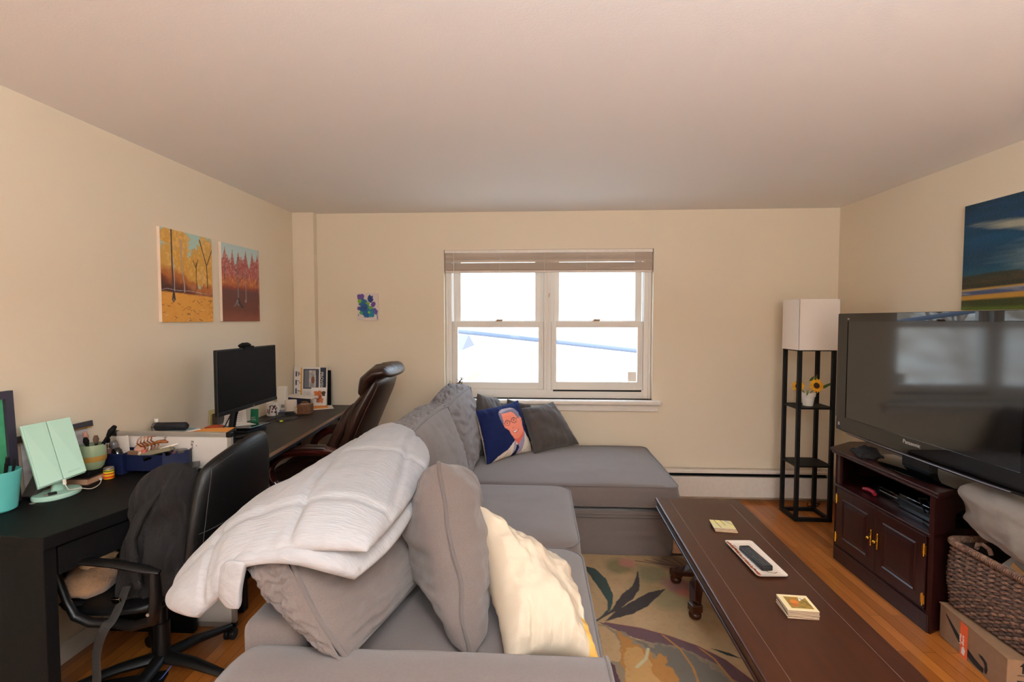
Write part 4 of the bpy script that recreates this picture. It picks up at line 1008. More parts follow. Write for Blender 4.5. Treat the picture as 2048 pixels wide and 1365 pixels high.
# grey fleece bundle
def blob(c, r3, seed, n=60, amp=.03, folds=5, rot=(0, 0, 0), pw=.75):
    P = np.zeros((n, n*2, 3)); M_ = Matrix.Translation(c) @ Euler(rot).to_matrix().to_4x4()
    def sp(x): return math.copysign(abs(x)**pw, x)
    for i in range(n):
        th = PI*i/(n-1)
        for j in range(2*n):
            ph = 2*PI*j/(2*n-1); d = (sp(math.sin(th))*sp(math.cos(ph)), sp(math.sin(th))*sp(math.sin(ph)), sp(math.cos(th)))
            f = 1+amp*(fbm(d[0]*1.6+seed, d[1]*1.6, d[2]*1.6)*2)+amp*.9*nz(d[1]*folds+seed+.6*nz(d[0]*2, d[2]*2, seed), d[2]*1.5, d[0]*1.2)*math.sin(th)
            P[i, j] = M_ @ Vector((d[0]*r3[0]*f, d[1]*r3[1]*f, d[2]*r3[2]*f))
    return B().grid(P)
o = single('fleece_blanket', blob((2.165, 2.085, .645), (.240, .310, .143), 3.3, amp=.045, folds=5, rot=(.10, .05, -.04), pw=.68), M_throwgrey, 'bundled light grey fleece blanket resting on the wicker basket', 'blanket', smooth=89)
weld(o)

# ------------------------------------------------------------------ pictures on the walls
def canvas(nm, label, img, P00, ex, ey, ez, depth, m=M_picture):
    """ex, ey: edge vectors; ez: outwards unit"""
    P00, ex, ey, ez = map(Vector, (P00, ex, ey, ez))
    c = P00+ex/2; r = thing(nm, label, 'painting', c)
    q = B().plate([P00+ez*.001, P00+ex+ez*.001, P00+ex+ey+ez*.001, P00+ey+ez*.001], ez*depth); part('canvas_stretcher', q, mat('canvas_side', RGB(232, 214, 196), .8, noise_amt=.05), r)
    z = P00+ez*(depth+.0015); g = canvas_grid(img, z, z+ex, z+ey); part('painted_face', g, m, r); return r
rn = random.Random(2)
p1 = Img(200, 240, (176, 208, 196)); fbA = p1.fb(14, 1); fbB = p1.fb(30, 4)
for cx, cy, rx_, ry_ in ((.12, .92, .16, .12), (.10, .66, .16, .28), (.34, .80, .18, .34), (.38, .56, .22, .26), (.62, .60, .20, .16), (.66, .74, .14, .12), (.90, .74, .26, .30), (.86, .52, .3, .2), (.50, .5, .6, .12)):
    d = np.sqrt(((p1.x-cx)/rx_)**2+((p1.y-cy)/ry_)**2)-(fbB-.5)*1.2; p1.mask((1-d)*6, (214, 160, 66), .95)
p1.mask((fbB-.52)*6*(p1.y > .40)*(np.abs(p1.a[..., 2]-s2l((214, 160, 66))[2]) < .08), (240, 196, 120), .6)
edge = .56-.10*np.sin(p1.x*2.2)+.10*(fbA-.5)+.06*(fbB-.5)-.10*(p1.x > .4)*np.clip((p1.x-.4)*3, 0, 1)
p1.mask((edge+.08-p1.y)*16, (176, 96, 40), .9); p1.mask((edge-.02-p1.y)*14, (112, 52, 28), .95); p1.mask((edge-.10-p1.y)*18, (70, 34, 24), .9)
gy = .335-.03*p1.x+.02*(fbA-.5)
p1.mask((gy-p1.y)*60, (226, 160, 66)); p1.mask((fbB-.5)*3*(p1.y < gy), (208, 138, 50), .5)
for pts, w, c in (([(.2, 1), (.20, .6), (.22, .34), (.215, .25)], [.014, .014, .014, .04], (64, 52, 50)), ([(.215, .7), (.235, .5), (.235, .34)], .008, (176, 168, 170)), ([(.37, .9), (.38, .6), (.42, .4), (.42, .335)], .011, (168, 158, 162)),
                  ([(.66, .68), (.655, .5), (.67, .38)], .008, (60, 48, 34)), ([(.655, .62), (.60, .70)], .007, (60, 48, 34)), ([(.655, .62), (.70, .72)], .007, (60, 48, 34)),
                  ([(.74, .95), (.88, .66), (.89, .40)], .010, (58, 46, 36)), ([(.88, .66), (1, .86)], .008, (58, 46, 36)), ([(.78, .6), (.78, .42)], .01, (206, 170, 140))): p1.line(pts, w, c, asp=1.2)
p1.line([(.0, .34), (.1, .36), (.3, .345), (.5, .35), (.7, .34), (.85, .33)], .003, (200, 190, 200), .7)
for k in range(46):
    x, y = rn.random(), rn.uniform(.02, .27); a = rn.uniform(-.6, .6); L_ = rn.uniform(.01, .035); c = rn.choice([(120, 74, 34), (70, 58, 46), (226, 204, 176), (186, 110, 40), (186, 110, 40), (160, 96, 36)])
    p1.line([(x-L_*math.cos(a), y-L_*math.sin(a)), (x, y-.004), (x+L_*math.cos(a), y+L_*math.sin(a))], rn.uniform(.004, .008), c, .8, asp=1.2)
canvas('painting', 'canvas painting of yellow autumn trees, left of the pair on left wall', p1, (LX, 2.594, 1.509), (0, .426, 0), (0, 0, .528), (1, 0, 0), .018)
p2 = Img(200, 240, (186, 208, 206)); fbA = p2.fb(14, 11); fbB = p2.fb(40, 14)
top2 = .80+.05*np.sin(p2.x*16)+.10*(fbB-.5)
for cx in (.08, .27, .42, .62, .80, .95): top2 = np.maximum(top2, .99-.0-np.abs(p2.x-cx)*3.2-.06*((cx*7) % 1)+.05*(fbB-.5))
p2.mask((top2-p2.y)*30, (176, 96, 88)); p2.mask((fbB-.5)*8*(p2.y < top2), (196, 142, 136), .7); p2.mask((p2.fb(50, 31)-.56)*9*(p2.y < top2), (140, 52, 52), .7)
p2.mask((.60+.06*(fbA-.5)-p2.y)*9, (188, 108, 46), .75); p2.mask((fbB-.52)*8*(p2.y < .6), (222, 140, 52), .6)
p2.mask((.50+.04*(fbA-.5)-p2.y)*16, (140, 48, 42), .8); p2.mask((.46+.03*(fbA-.5)-p2.y)*16, (104, 62, 58)); p2.mask((.40-p2.y)*4, (112, 58, 38), .9); p2.mask((.16-p2.y+.06*(fbA-.5))*5, (160, 88, 62), .7)
p2.mask((p2.x-.955+.05*(fbA-.5))*20, (196, 120, 110), .6)
for pts, w, c in (([(.40, .84), (.40, .5), (.40, .28), (.40, .23)], [.01, .012, .018, .03], (122, 116, 118)), ([(.40, .30), (.33, .22), (.27, .19)], [.02, .012, .003], (122, 116, 118)), ([(.40, .3), (.47, .22), (.56, .18)], [.02, .02, .004], (60, 44, 42)), ([(.41, .25), (.5, .19)], .02, (60, 44, 42)),
                  ([(.60, .70), (.61, .5), (.61, .30), (.60, .275)], [.009, .01, .013, .03], (140, 130, 132)), ([(.40, .64), (.25, .75)], .006, (96, 70, 70)), ([(.41, .5), (.56, .64)], .006, (96, 60, 56)), ([(.08, .74), (.07, .5)], .007, (96, 70, 70)), ([(.93, .58), (.92, .36)], .008, (92, 66, 66)), ([(.93, .55), (.98, .62)], .006, (92, 66, 66))): p2.line(pts, w, c, asp=1.2)
canvas('painting', 'canvas painting of red autumn trees, right of the pair on left wall', p2, (LX, 3.115, 1.511), (0, .432, 0), (0, 0, .525), (1, 0, 0), .018)
p3 = Img(110, 130, (214, 202, 196)); 
for cx, cy, r, c in ((.17, .84, .17, (104, 72, 150)), (.62, .80, .16, (28, 58, 122)), (.76, .58, .13, (100, 72, 148)), (.80, .32, .16, (96, 74, 150)), (.10, .44, .10, (104, 66, 140)), (.30, .62, .20, (32, 96, 142)), (.12, .70, .09, (120, 176, 40)), (.48, .60, .10, (110, 160, 50)), (.34, .40, .24, (20, 80, 140)), (.58, .38, .20, (24, 112, 148)), (.62, .46, .09, (100, 160, 60)), (.42, .24, .18, (18, 92, 150)), (.68, .22, .14, (30, 130, 160)), (.2, .28, .09, (60, 150, 90)), (.56, .30, .06, (130, 180, 60)), (.4, .44, .08, (40, 60, 120))):
    d = np.sqrt(((p3.x-cx)/r)**2+((p3.y-cy)/(r*.85))**2)-(p3.fb(12, int(cx*99))-.5)*.9; p3.mask((1-d)*8, c)
p3.line([(.92, .3), (.95, .05)], .02, (30, 90, 150)); p3.line([(.05, .2), (.08, .18)], .02, (30, 90, 150))
canvas('small_painting', 'small white canvas with blue and purple paint blots on back wall', p3, (-1.559, BY, 1.518), (.187, 0, 0), (0, 0, .234), (0, -1, 0), .012)
# mirror the little canvas so its left side is at the left
p4 = Img(360, 240, (14, 66, 96)); f1 = p4.fb(6, 3, .6, 2.4); f2 = p4.fb(10, 8, .5, 4); xx, yy = p4.x, p4.y
p4.mask((yy-.80+.3*(f1-.5))*4, (12, 48, 62), .9); p4.mask((f2-.5)*4*(yy > .5), (30, 64, 112), .7); p4.mask(((yy-.55)*(.8-yy)*30)*(f1-.2)*2, (16, 92, 122), .7)
d = np.sqrt(((xx-.42)/.30)**2+((yy-.76+.25*(xx-.25))/.045)**2); p4.mask((1.3-d)*1.2+(f2-.5), (176, 176, 156), .85)
d = np.sqrt(((xx-.55)/.36)**2+((yy-.47)/.13)**2); p4.mask((1.2-d)*.9+(f2-.5)*.9, (110, 136, 142), .8)
d = np.sqrt(((xx-.75)/.36)**2+((yy-.36)/.05)**2); p4.mask((1.2-d)+(f2-.5)*.9, (190, 186, 176), .8)
p4.mask((.42-yy)*8*(yy > .28), (40, 118, 130), .45); p4.mask((.10-np.abs(yy-.50)+.05*(f2-.5)-.07*1)*14*(xx < .35), (26, 48, 52), .6)
p4.mask((.325+.04*(f1-.5)+.03*np.sin(xx*6)-yy)*50, (52, 52, 40)); p4.mask((f2-.48)*4*(yy < .33)*(yy > .2), (84, 74, 50), .6)
p4.mask((.205+.05*xx-yy)*70, (186, 148, 72)); p4.mask((.185+.05*xx-yy)*70, (74, 90, 128)); p4.mask((f2-.5)*6*(yy < .185+.05*xx)*(yy > .15), (150, 156, 170), .7)
p4.mask((.145+.045*xx-yy)*70, (200, 150, 64)); p4.mask((.105+.03*xx-yy)*60, (66, 74, 40)); p4.mask((.045-yy+.02*(f1-.5))*40, (92, 112, 44))
canvas('landscape_painting', 'dark blue sky landscape painting above the television', p4, (RX, 2.955, 1.576), (0, -.90, 0), (0, 0, .597), (-1, 0, 0), .02, M_oil)

# ------------------------------------------------------------------ outside the window
gm = mat('winter_hillside', RGB(136, 116, 96), .95, col2=RGB(200, 190, 178), noise_scale=.5, stretch=(1.6, 1.6, .25), detail=8)
gb = B(); xs = np.linspace(-90, 70, 110); P = np.array([[(x, y, -3.2+max(0, (y-15))*.42+.9*fbm(x*.12, y*.12)) for x in xs] for y in np.linspace(5.2, 60, 50)])
struct('terrain', gb.grid(P), gm)
M_bark = mat('winter_bark', RGB(150, 128, 112), .95, noise_amt=.3, noise_scale=5, bump=.3, bump_scale=20)
def tree(x, y, h, seed, label):
    rn = random.Random(seed); q = B(); z0 = -3.5+max(0, (y-15))*.42
    def br(p, d, L_, r, lv):
        pts = [p]; n_ = 5
        for k in range(n_):
            d = (d+Vector((rn.uniform(-.18, .18), rn.uniform(-.18, .18), rn.uniform(-.05, .12)))).normalized(); pts.append(pts[-1]+d*L_/n_)
        q.tube(pts, [r*(1-.75*k/n_) for k in range(n_+1)], 6 if lv < 2 else 4, caps=False)
        if lv < 4:
            for k in range(rn.randint(4, 6) if lv else 12):
                i = rn.randint(1 if lv else 2, n_); a = rn.uniform(0, 2*PI)
                br(pts[i], (d+Vector((math.cos(a), math.sin(a), rn.uniform(-.1, .6)))*rn.uniform(.6, 1.1)).normalized(), L_*rn.uniform(.35, .6), r*(1-.75*i/n_)*.6+.004, lv+1)
    br(Vector((x, y, z0)), Vector((0, 0, 1)), h, h*.018, 0)
    return single('bare_tree', q, M_bark, label, 'tree', 'bare trees outside the window', origin=(x, y, z0), smooth=60)
lab_t = 'bare winter tree washed out by daylight outside the window'
for k, (x, y, h) in enumerate(((-5.2, 40, 9), (4.4, 46, 9), (-9.5, 15, 9), (-16, 20, 10), (-20, 13, 9), (-27, 22, 11))):
    tree(x, y, h, k+3, lab_t)
cab = B().tube([(-8, 9.6, 2.30), (-4, 9.4, 1.66), (-1.5, 9.3, 1.30), (.6, 9.2, 1.08), (2.5, 9.1, .88), (6, 8.9, .60)], .042, 8)
single('overhead_cable', cab, mat('cable_bundle', RGB(84, 88, 100), .8), 'thick dark overhead cable crossing outside the lower window panes', 'cable', smooth=60)
hs = thing('house', 'pale washed out house far outside the window at lower left', 'building', (-4.8, 20.5, -2.2))
part('wall', B().box(-6.5, -3.2, 19, 22, -2.2, .35), mat('siding', RGB(200, 196, 190), .9), hs)
part('roof', B().add([(-6.8, 18.6, .35), (-2.9, 18.6, .35), (-2.9, 22.4, .35), (-6.8, 22.4, .35), (-6.8, 20.5, .9), (-2.9, 20.5, .9)], [(0, 1, 5, 4), (2, 3, 4, 5), (0, 4, 3), (1, 2, 5), (0, 3, 2, 1)]), mat('shingles', RGB(96, 96, 104), .9), hs)
# dried succulent on the sill
pl = thing('potted_succulent', 'small dried succulent on the window sill behind the corner cushion', 'plant', (-.70, 4.13, .84))
part('pot', B().lathe([(.035, .84), (.045, .90), (.047, .905), (.040, .905), (.0, .9)], (-.70, 4.13, 0), 18), mat('terracotta', RGB(170, 120, 90), .8), pl, smooth=40)
q = B(); rn = random.Random(8)
for k in range(16):
    a = rn.uniform(0, 2*PI); x, y = -.70+rn.uniform(-.04, .05), 4.125+rn.uniform(-.03, .02); h = rn.uniform(.05, .10)
    q.tube([(x, y, .90), (x+.015*math.cos(a), y, .90+h*.5), (x+.04*math.cos(a)+.01, y+.01*math.sin(a), .90+h)], [.005, .006, .0015], 5)
part('foliage', q, mat('dried_green', RGB(120, 92, 62), .8, col2=RGB(112, 128, 70), noise_scale=30), pl)
q = B().tube([(-.685, 4.12, .93), (-.665, 4.125, .985), (-.640, 4.12, 1.03)], [.006, .006, .003], 6)
for k in range(5): q.tube([(-.672+.007*k, 4.12, .965+.013*k), (-.672+.007*k+(.03 if k % 2 else -.03), 4.12, .985+.013*k)], [.004, .001], 5)
part('stem', q, mat('dried_purple', RGB(88, 62, 60), .8), pl)

# ------------------------------------------------------------------ near desk
dk = thing('writing_desk', 'black desk with a drawer against the left wall in the foreground', 'desk', (-1.85, 1.9, 0))
DZ = .80
dA, dB = (-1.627, 1.489), (-1.437, 2.25)
top = [(LX+.006, 1.515), dA, dB, (LX+.006, 2.25)]
part('desktop', B().prism(top, DZ-.045, DZ), M_black, dk, bevel=.003)
ev = Vector((dB[0]-dA[0], dB[1]-dA[1], 0)).normalized(); en = Vector((ev.y, -ev.x, 0))  # outwards to the right
def dpt(s_, d_): v = Vector((*dA, 0))+ev*s_-en*d_; return (v.x, v.y)
part('end_panel', B().prism([(LX+.006, 1.525), dpt(.005, .012), dpt(.042, .012), (LX+.006, 1.562)], 0, DZ-.045), M_black, dk, bevel=.002)
part('end_panel', B().box(LX+.006, -1.66, 2.205, 2.235, 0, DZ-.045), M_black, dk, bevel=.002)
part('back_rail', B().box(LX+.006, LX+.024, 1.56, 2.205, .35, DZ-.045), M_black, dk)
dr = part('drawer', B().prism([dpt(.05, .016), dpt(.74, .016), dpt(.74, .03), dpt(.05, .03)], DZ-.152, DZ-.055), M_black, dk, bevel=.002)
part('drawer_box', B().prism([dpt(.07, .03), dpt(.72, .03), dpt(.72, .34), dpt(.07, .34)], DZ-.145, DZ-.08), M_black, dk)
part('side_cabinet', B().prism([(LX+.01, 1.50), (-1.70, 1.475), (-1.70, 1.52), (LX+.01, 1.53)], .0, .52) if 0 else B().prism([dpt(.045, .04), dpt(.10, .04), dpt(.10, .3), dpt(.045, .3)], 0, .1), M_black, dk)

# whiteboard standing behind the desk
wbd = thing('whiteboard', 'white dry erase board with aluminium frame standing upright between the desks', 'whiteboard', (-1.79, 2.27, 0))
wx0, wx1, wy, wz1 = LX+.012, -1.485, 2.262, .972
part('writing_surface', B().box(wx0+.015, wx1-.02, wy+.004, wy+.014, .02, wz1-.02), mat('whiteboard_face', RGB(226, 220, 214), .2, coat=.3), wbd)
q = B(); q.box(wx0, wx1-.022, wy, wy+.018, wz1-.022, wz1).box(wx0, wx1-.022, wy, wy+.018, .0, .022).box(wx0, wx0+.016, wy, wy+.018, .022, wz1-.022).box(wx1-.02, wx1, wy, wy+.018, .022, wz1-.022)
q.box(wx0, wx1-.022, wy-.002, wy, wz1-.009, wz1-.006).box(wx1-.008, wx1-.005, wy-.002, wy, .022, wz1-.02)
part('aluminium_frame', q, mat('board_frame', RGB(176, 168, 158), .4, metal=.4), wbd)
part('corner_cap', B().box(wx1-.025, wx1+.002, wy-.003, wy+.021, wz1-.024, wz1+.002), M_plastic, wbd, bevel=.004)
part('corner_cap', B().box(wx1-.025, wx1+.002, wy-.003, wy+.021, 0, .024), M_plastic, wbd, bevel=.004)
part('corner_cap', B().box(wx0-.002, wx0+.022, wy-.003, wy+.021, wz1-.024, wz1+.002), M_plastic, wbd, bevel=.004)
for s_, x, z in (('Thai', -1.826, .942), ('Kerr', -1.690, .910), ("''", -1.675, .905), ('so', -1.78, .885)):
    text('marker_writing', s_, .021, M_ink, frame3((x, wy+.0032, z), (0, 0, -1), (1, 0, 0)), wbd)

# ------------------------------------------------------------------ far desk along the left wall
fd = thing('long_desk', 'long dark brown desk top with raw edge under the computer monitor', 'desk', (-1.85, 3.2, 0))
FZ = .787; eA, eB = (-1.445, 2.31), (-1.577, 4.075)
part('desktop', B().prism([(LX+.006, 2.31), eA, eB, (LX+.006, 4.075)], FZ-.022, FZ), M_brown, fd)
q = B(); a_, b_ = Vector((*eA, 0)), Vector((*eB, 0)); n__ = Vector((1, .07, 0)).normalized()*.0015
q.prism([(a_.x, a_.y), (b_.x, b_.y), (b_.x+n__.x, b_.y+n__.y), (a_.x+n__.x, a_.y+n__.y)], FZ-.022, FZ-.0005); part('edge_band', q, M_rawedge, fd)
q = B(); q.prism([(a_.x-.03, a_.y+.01), (b_.x-.03, b_.y-.03), (b_.x-.05, b_.y-.03), (a_.x-.05, a_.y+.01)], FZ-.06, FZ-.022); part('support_rail', q, mat('steel_blue_rail', RGB(52, 54, 64), .5), fd)
for x, y in ((-1.54, 2.40), (-1.66, 4.02), (-2.05, 2.40), (-2.05, 4.02)): part('leg', B().box(x-.022, x+.022, y-.022, y+.022, 0, FZ-.022), M_frame, fd, bevel=.002)

mn = thing('computer_monitor', 'thin black computer monitor on the far desk facing right', 'monitor', (-1.80, 2.9, FZ))
a_, b_ = Vector((-1.745, 2.555, 0)), Vector((-1.755, 3.170, 0)); ud = (b_-a_).normalized(); md_ = Vector((-ud.y, ud.x, 0)); md_ = md_ if md_.x < 0 else -md_
def mp(s_, d_, z_): v = a_+ud*s_+md_*d_; return (v.x, v.y, z_)
Wm = (b_-a_).length; zb, zt = .985, 1.354
part('monitor_back', B().plate([mp(0, .0, zb), mp(Wm, 0, zb), mp(Wm, 0, zt), mp(0, 0, zt)], md_*.022), M_plastic, mn, bevel=.004)
part('screen', B().plate([mp(.006, -.0012, zb+.024), mp(Wm-.006, -.0012, zb+.024), mp(Wm-.006, -.0012, zt-.006), mp(.006, -.0012, zt-.006)], md_*.001), mat('monitor_screen', RGB(16, 13, 12), .6, spec=.12), mn)
part('chin', B().plate([mp(.0, -.003, zb), mp(Wm, -.003, zb), mp(Wm, -.003, zb+.020), mp(0, -.003, zb+.020)], md_*.003), M_plastic, mn, bevel=.001)
text('brand_mark', 'acer', .009, M_lett, frame3(mp(Wm*.55, -.0036, zb+.006), ud, (0, 0, 1)), mn)
part('stand_neck', B().tube([mp(.24, .09, FZ+.02), mp(.25, .07, .95), mp(.27, .03, 1.1)], .02, 8), M_plastic, mn)
part('stand_foot', B().tube([mp(.10, .02, FZ+.012), mp(.24, .10, FZ+.016), mp(.40, .02, FZ+.012)], .012, 8), M_plastic, mn)
wc = thing('webcam', 'small black webcam clipped on top of the monitor', 'webcam', mp(.26, 0, zt))
part('webcam_body', B().tube([mp(.19, -.01, zt+.014), mp(.22, -.012, zt+.02), mp(.27, -.012, zt+.02), mp(.30, -.01, zt+.014)], [.008, .012, .012, .008], 10), M_matte, wc, smooth=60)
part('clip', B().plate([mp(.25, -.006, zt-.012), mp(.35, -.006, zt-.008), mp(.35, -.006, zt+.008), mp(.25, -.006, zt+.008)], md_*.032), M_matte, wc)

# things on the far desk
def cup(nm, lab, c, prof, m, cat, seg=26):
    return single(nm, B().lathe(prof, c, seg), m, lab, cat, origin=c, smooth=40)
cp = thing('mug', 'plain cream cylindrical mug beside the wicker trinket box', 'mug', (-1.945, 3.72, FZ))
part('mug_body', B().lathe([(.030, .0), (.040, .010), (.043, .02), (.0435, .098), (.0405, .098), (.039, .02), (.0, .015)], (-1.945, 3.72, FZ), 28), mat('cream_ceramic', RGB(226, 210, 192), .35), cp, smooth=35)
part('saucer', B().lathe([(.03, -.0), (.045, .004), (.046, .0055), (.0, .004)], (-1.945, 3.72, FZ), 24), M_white, cp, smooth=35)
tb = thing('trinket_box', 'small brown wooden trinket box next to the cream mug', 'box', (-1.815, 3.69, FZ))
part('box_body', B().cbox((-1.815, 3.69, FZ+.038), (.10, .085, .075), .1), mat('carved_wood', RGB(104, 64, 38), .5, noise_amt=.3, noise_scale=60, bump=.4), tb, bevel=.004)
for k in range(4): part('inlay_tile', B().cbox((-1.861, 3.6425, FZ+.014+k*.016), (.008, .002, .010), .1), mat('bone', RGB(206, 178, 130), .5), tb)
part('handle', B().tube([(-1.85, 3.69, FZ+.075), (-1.835, 3.685, FZ+.092), (-1.80, 3.685, FZ+.092), (-1.785, 3.69, FZ+.075)], .004, 6), M_brass, tb, smooth=60)
part('patterned_lid', B().cbox((-1.81, 3.675, FZ+.068), (.055, .012, .025), .2), mat('stripe_cloth', RGB(170, 110, 104), .8, col2=RGB(210, 190, 180), noise_scale=90), tb)
tw = thing('router', 'tall white slab shaped router standing behind the monitor corner', 'router', (-2.045, 3.78, FZ))
part('router_body', B().cbox((-2.045, 3.78, FZ+.10), (.075, .06, .20), .15), M_white, tw, bevel=.012, segs=3)
part('label_print', B().cbox((-2.028, 3.7500, FZ+.045), (.025, .001, .025), .15), mat('grey_print', RGB(150, 146, 142), .6), tw)
mg = thing('mug', 'white mug with dark red pattern under the monitor corner', 'mug', (-2.03, 3.60, FZ))
part('mug_body', B().lathe([(.034, 0), (.040, .006), (.041, .1), (.038, .1), (.037, .01), (0, .01)], (-2.03, 3.60, FZ), 26), M_white, mg, smooth=35)
q = B(); rn = random.Random(5)
for k in range(12):
    a = rn.uniform(-1.9, -.2); z = FZ+rn.uniform(.02, .08)
    q.cbox((-2.03+.0415*math.cos(a), 3.60+.0415*math.sin(a), z), (.010, .0012, .012), a+PI/2)
part('red_pattern', q, mat('red_print2', RGB(120, 30, 40), .5), mg); mg.children[-1]['kind'] = 'stuff'
part('handle', B().tube([(-1.992, 3.585, FZ+.085), (-1.965, 3.575, FZ+.07), (-1.965, 3.575, FZ+.035), (-1.992, 3.585, FZ+.02)], .005, 8), M_white, mg, smooth=60)
SH0 = set(bpy.data.objects)
gc = thing('gift_card', 'green card with white lettering propped under the monitor', 'card', (-1.985, 3.14, FZ))
part('card', B().cbox((-1.985, 3.14, FZ+.055), (.052, .004, .105), .15, -.12), mat('green_card', RGB(22, 128, 88), .5), gc)
text('card_lettering', 'GIFT\nCARD', .014, M_white, Matrix.Translation((-1.984, 3.1225, FZ+.045)) @ Euler((PI/2-.12, 0, .15)).to_matrix().to_4x4(), gc)
nc = thing('greeting_card', 'open white note card with handwriting on black paper tray', 'card', (-2.0, 2.93, .812))
part('upright_leaf', B().plate([(-2.055, 2.90, .832), (-1.945, 2.985, .832), (-1.960, 3.0, .925), (-2.065, 2.93, .915)], (.0006, -.0012, 0)), M_paper, nc)
part('flat_leaf', B().plate([(-2.055, 2.90, .831), (-1.945, 2.985, .831), (-1.86, 2.95, .829), (-1.965, 2.86, .829)], (0, 0, .001)), M_paper, nc)
for k in range(5): part('handwriting', B().plate([(-2.045+.004, 2.906-.004, .845+k*.013), (-1.965+.003, 2.968-.004, .847+k*.013), (-1.965+.003, 2.968-.004, .849+k*.013), (-2.045+.004, 2.906-.004, .847+k*.013)], (.0001, -.0002, 0)), mat('violet_ink', RGB(150, 130, 150), .7), nc)
tray = thing('paper_tray', 'low black paper tray below the monitor under the note card', 'tray', (-1.98, 2.93, FZ))
part('tray_deck', B().prism([(-2.08, 2.80), (-1.84, 2.84), (-1.80, 3.02), (-2.07, 3.0)], .818, .828), M_gloss, tray, bevel=.002)
part('tray_base', B().prism([(-2.07, 2.81), (-1.86, 2.85), (-1.82, 3.0), (-2.06, 2.99)], FZ, .806), M_plastic, tray, bevel=.002)
part('tray_post', B().box(-2.0, -1.9, 2.9, 2.95, .806, .818), M_plastic, tray)
shift_new(SH0, .0, .15)
SH0 = set(bpy.data.objects)
# stack behind the whiteboard
sb = thing('storage_box', 'dark lidded storage box hidden behind the whiteboard', 'box', (-1.9, 2.62, FZ))
part('box_body', B().box(-2.08, -1.66, 2.45, 2.70, FZ, .912), M_matte, sb, bevel=.003)
part('box_lid', B().box(-2.085, -1.655, 2.445, 2.705, .905, .920), M_plastic, sb, bevel=.003)
sheet('envelope', 'orange manila envelope lying on the dark box by the monitor', (-1.745, 2.60, .9225), (.19, .20, .003), (0, 0, .25), mat('manila', RGB(226, 150, 62), .7), 'envelope')
sheet('notebook', 'thin notebook with white page edges under the black pouch', (-1.94, 2.585, .926), (.20, .16, .010), (0, 0, .12), mat('notebook_blue', RGB(190, 200, 196), .6, col2=RGB(90, 140, 160), noise_scale=14), 'notebook')
sheet('notebook', 'dark slim notebook tilted against the orange envelope', (-1.85, 2.56, .932), (.012, .16, .004), (0, 0, -.5), M_paper, 'notebook')
pc = thing('glasses_case', 'black zipped soft case on notebooks above the whiteboard edge', 'case', (-1.945, 2.59, .932))
part('case_body', B().tube([(-2.03, 2.59, .952), (-2.02, 2.59, .953), (-1.87, 2.60, .955), (-1.86, 2.60, .953)], [.012, .022, .022, .014], 12), mat('case_cloth', RGB(22, 20, 26), .8, bump=.3), pc, smooth=60)
part('zipper', B().tube([(-2.035, 2.568, .952), (-1.86, 2.578, .953)], .0022, 6), M_plastic, pc)
jl = thing('jar_lid', 'silver screw lid lying above the left end of the whiteboard', 'lid', (-2.02, 2.475, .920))
part('lid_ring', B().lathe([(.05, 0), (.052, .003), (.052, .014), (.049, .017), (.0, .0165)], (-2.03, 2.50, .9205), 32), M_chrome, jl, smooth=30)
part('lid_insert', B().lathe([(.043, .0172), (.043, .0185), (0, .0185)], (-2.03, 2.50, .9205), 28), mat('lid_beige', RGB(196, 178, 156), .4), jl)
wbt = thing('plastic_bottle', 'small clear plastic bottle with a white cap over the whiteboard', 'bottle', (-2.05, 2.66, .9205))
part('bottle_body', B().lathe([(.022, 0), (.024, .004), (.024, .03), (.018, .043), (.010, .047), (.010, .052)], (-2.045, 2.62, .9205), 22), M_clearp, wbt, smooth=40)
part('liquid', B().lathe([(.021, .002), (.022, .022), (0, .022)], (-2.045, 2.62, .9205), 22), M_white, wbt)
part('cap', B().lathe([(.011, .05), (.012, .056), (.011, .068), (0, .068)], (-2.045, 2.62, .9205), 18), M_white, wbt, smooth=40)
shift_new(SH0, .0, -.13)
SH0 = set(bpy.data.objects)
oc = thing('wall_charger', 'dark plug in charger and beige wall outlet left of monitor', 'charger', (-2.09, 2.86, .93))
part('outlet_plate', B().box(LX+.001, LX+.006, 2.78, 2.90, .90, 1.00), mat('outlet_beige', RGB(206, 190, 120), .5), oc, bevel=.002)
part('charger_body', B().box(LX+.006, LX+.045, 2.80, 2.87, .90, .975), mat('charger_brown', RGB(72, 60, 48), .5), oc, bevel=.005)
shift_new(SH0, .0, .2, -.06)
single('small_carton', B().box(-2.07, -2.0, 2.72, 2.78, .9205, .948) if 0 else B().box(-2.075, -2.0, 2.90, 2.98, .7875, .85), mat('orange_pack', RGB(206, 84, 40), .5), 'small orange red carton standing against the wall left of monitor', 'carton', bevel=.003)
ph = thing('phone', 'black smartphone lying on the far desk by the whiteboard corner', 'phone', (-1.60, 2.55, FZ))
part('phone_body', B().cbox((-1.58, 2.52, FZ+.0365), (.075, .15, .009), -.5, .05), M_gloss, ph, bevel=.003)
part('phone_stand', B().cbox((-1.58, 2.52, FZ+.016), (.06, .08, .031), -.5), M_plastic, ph)
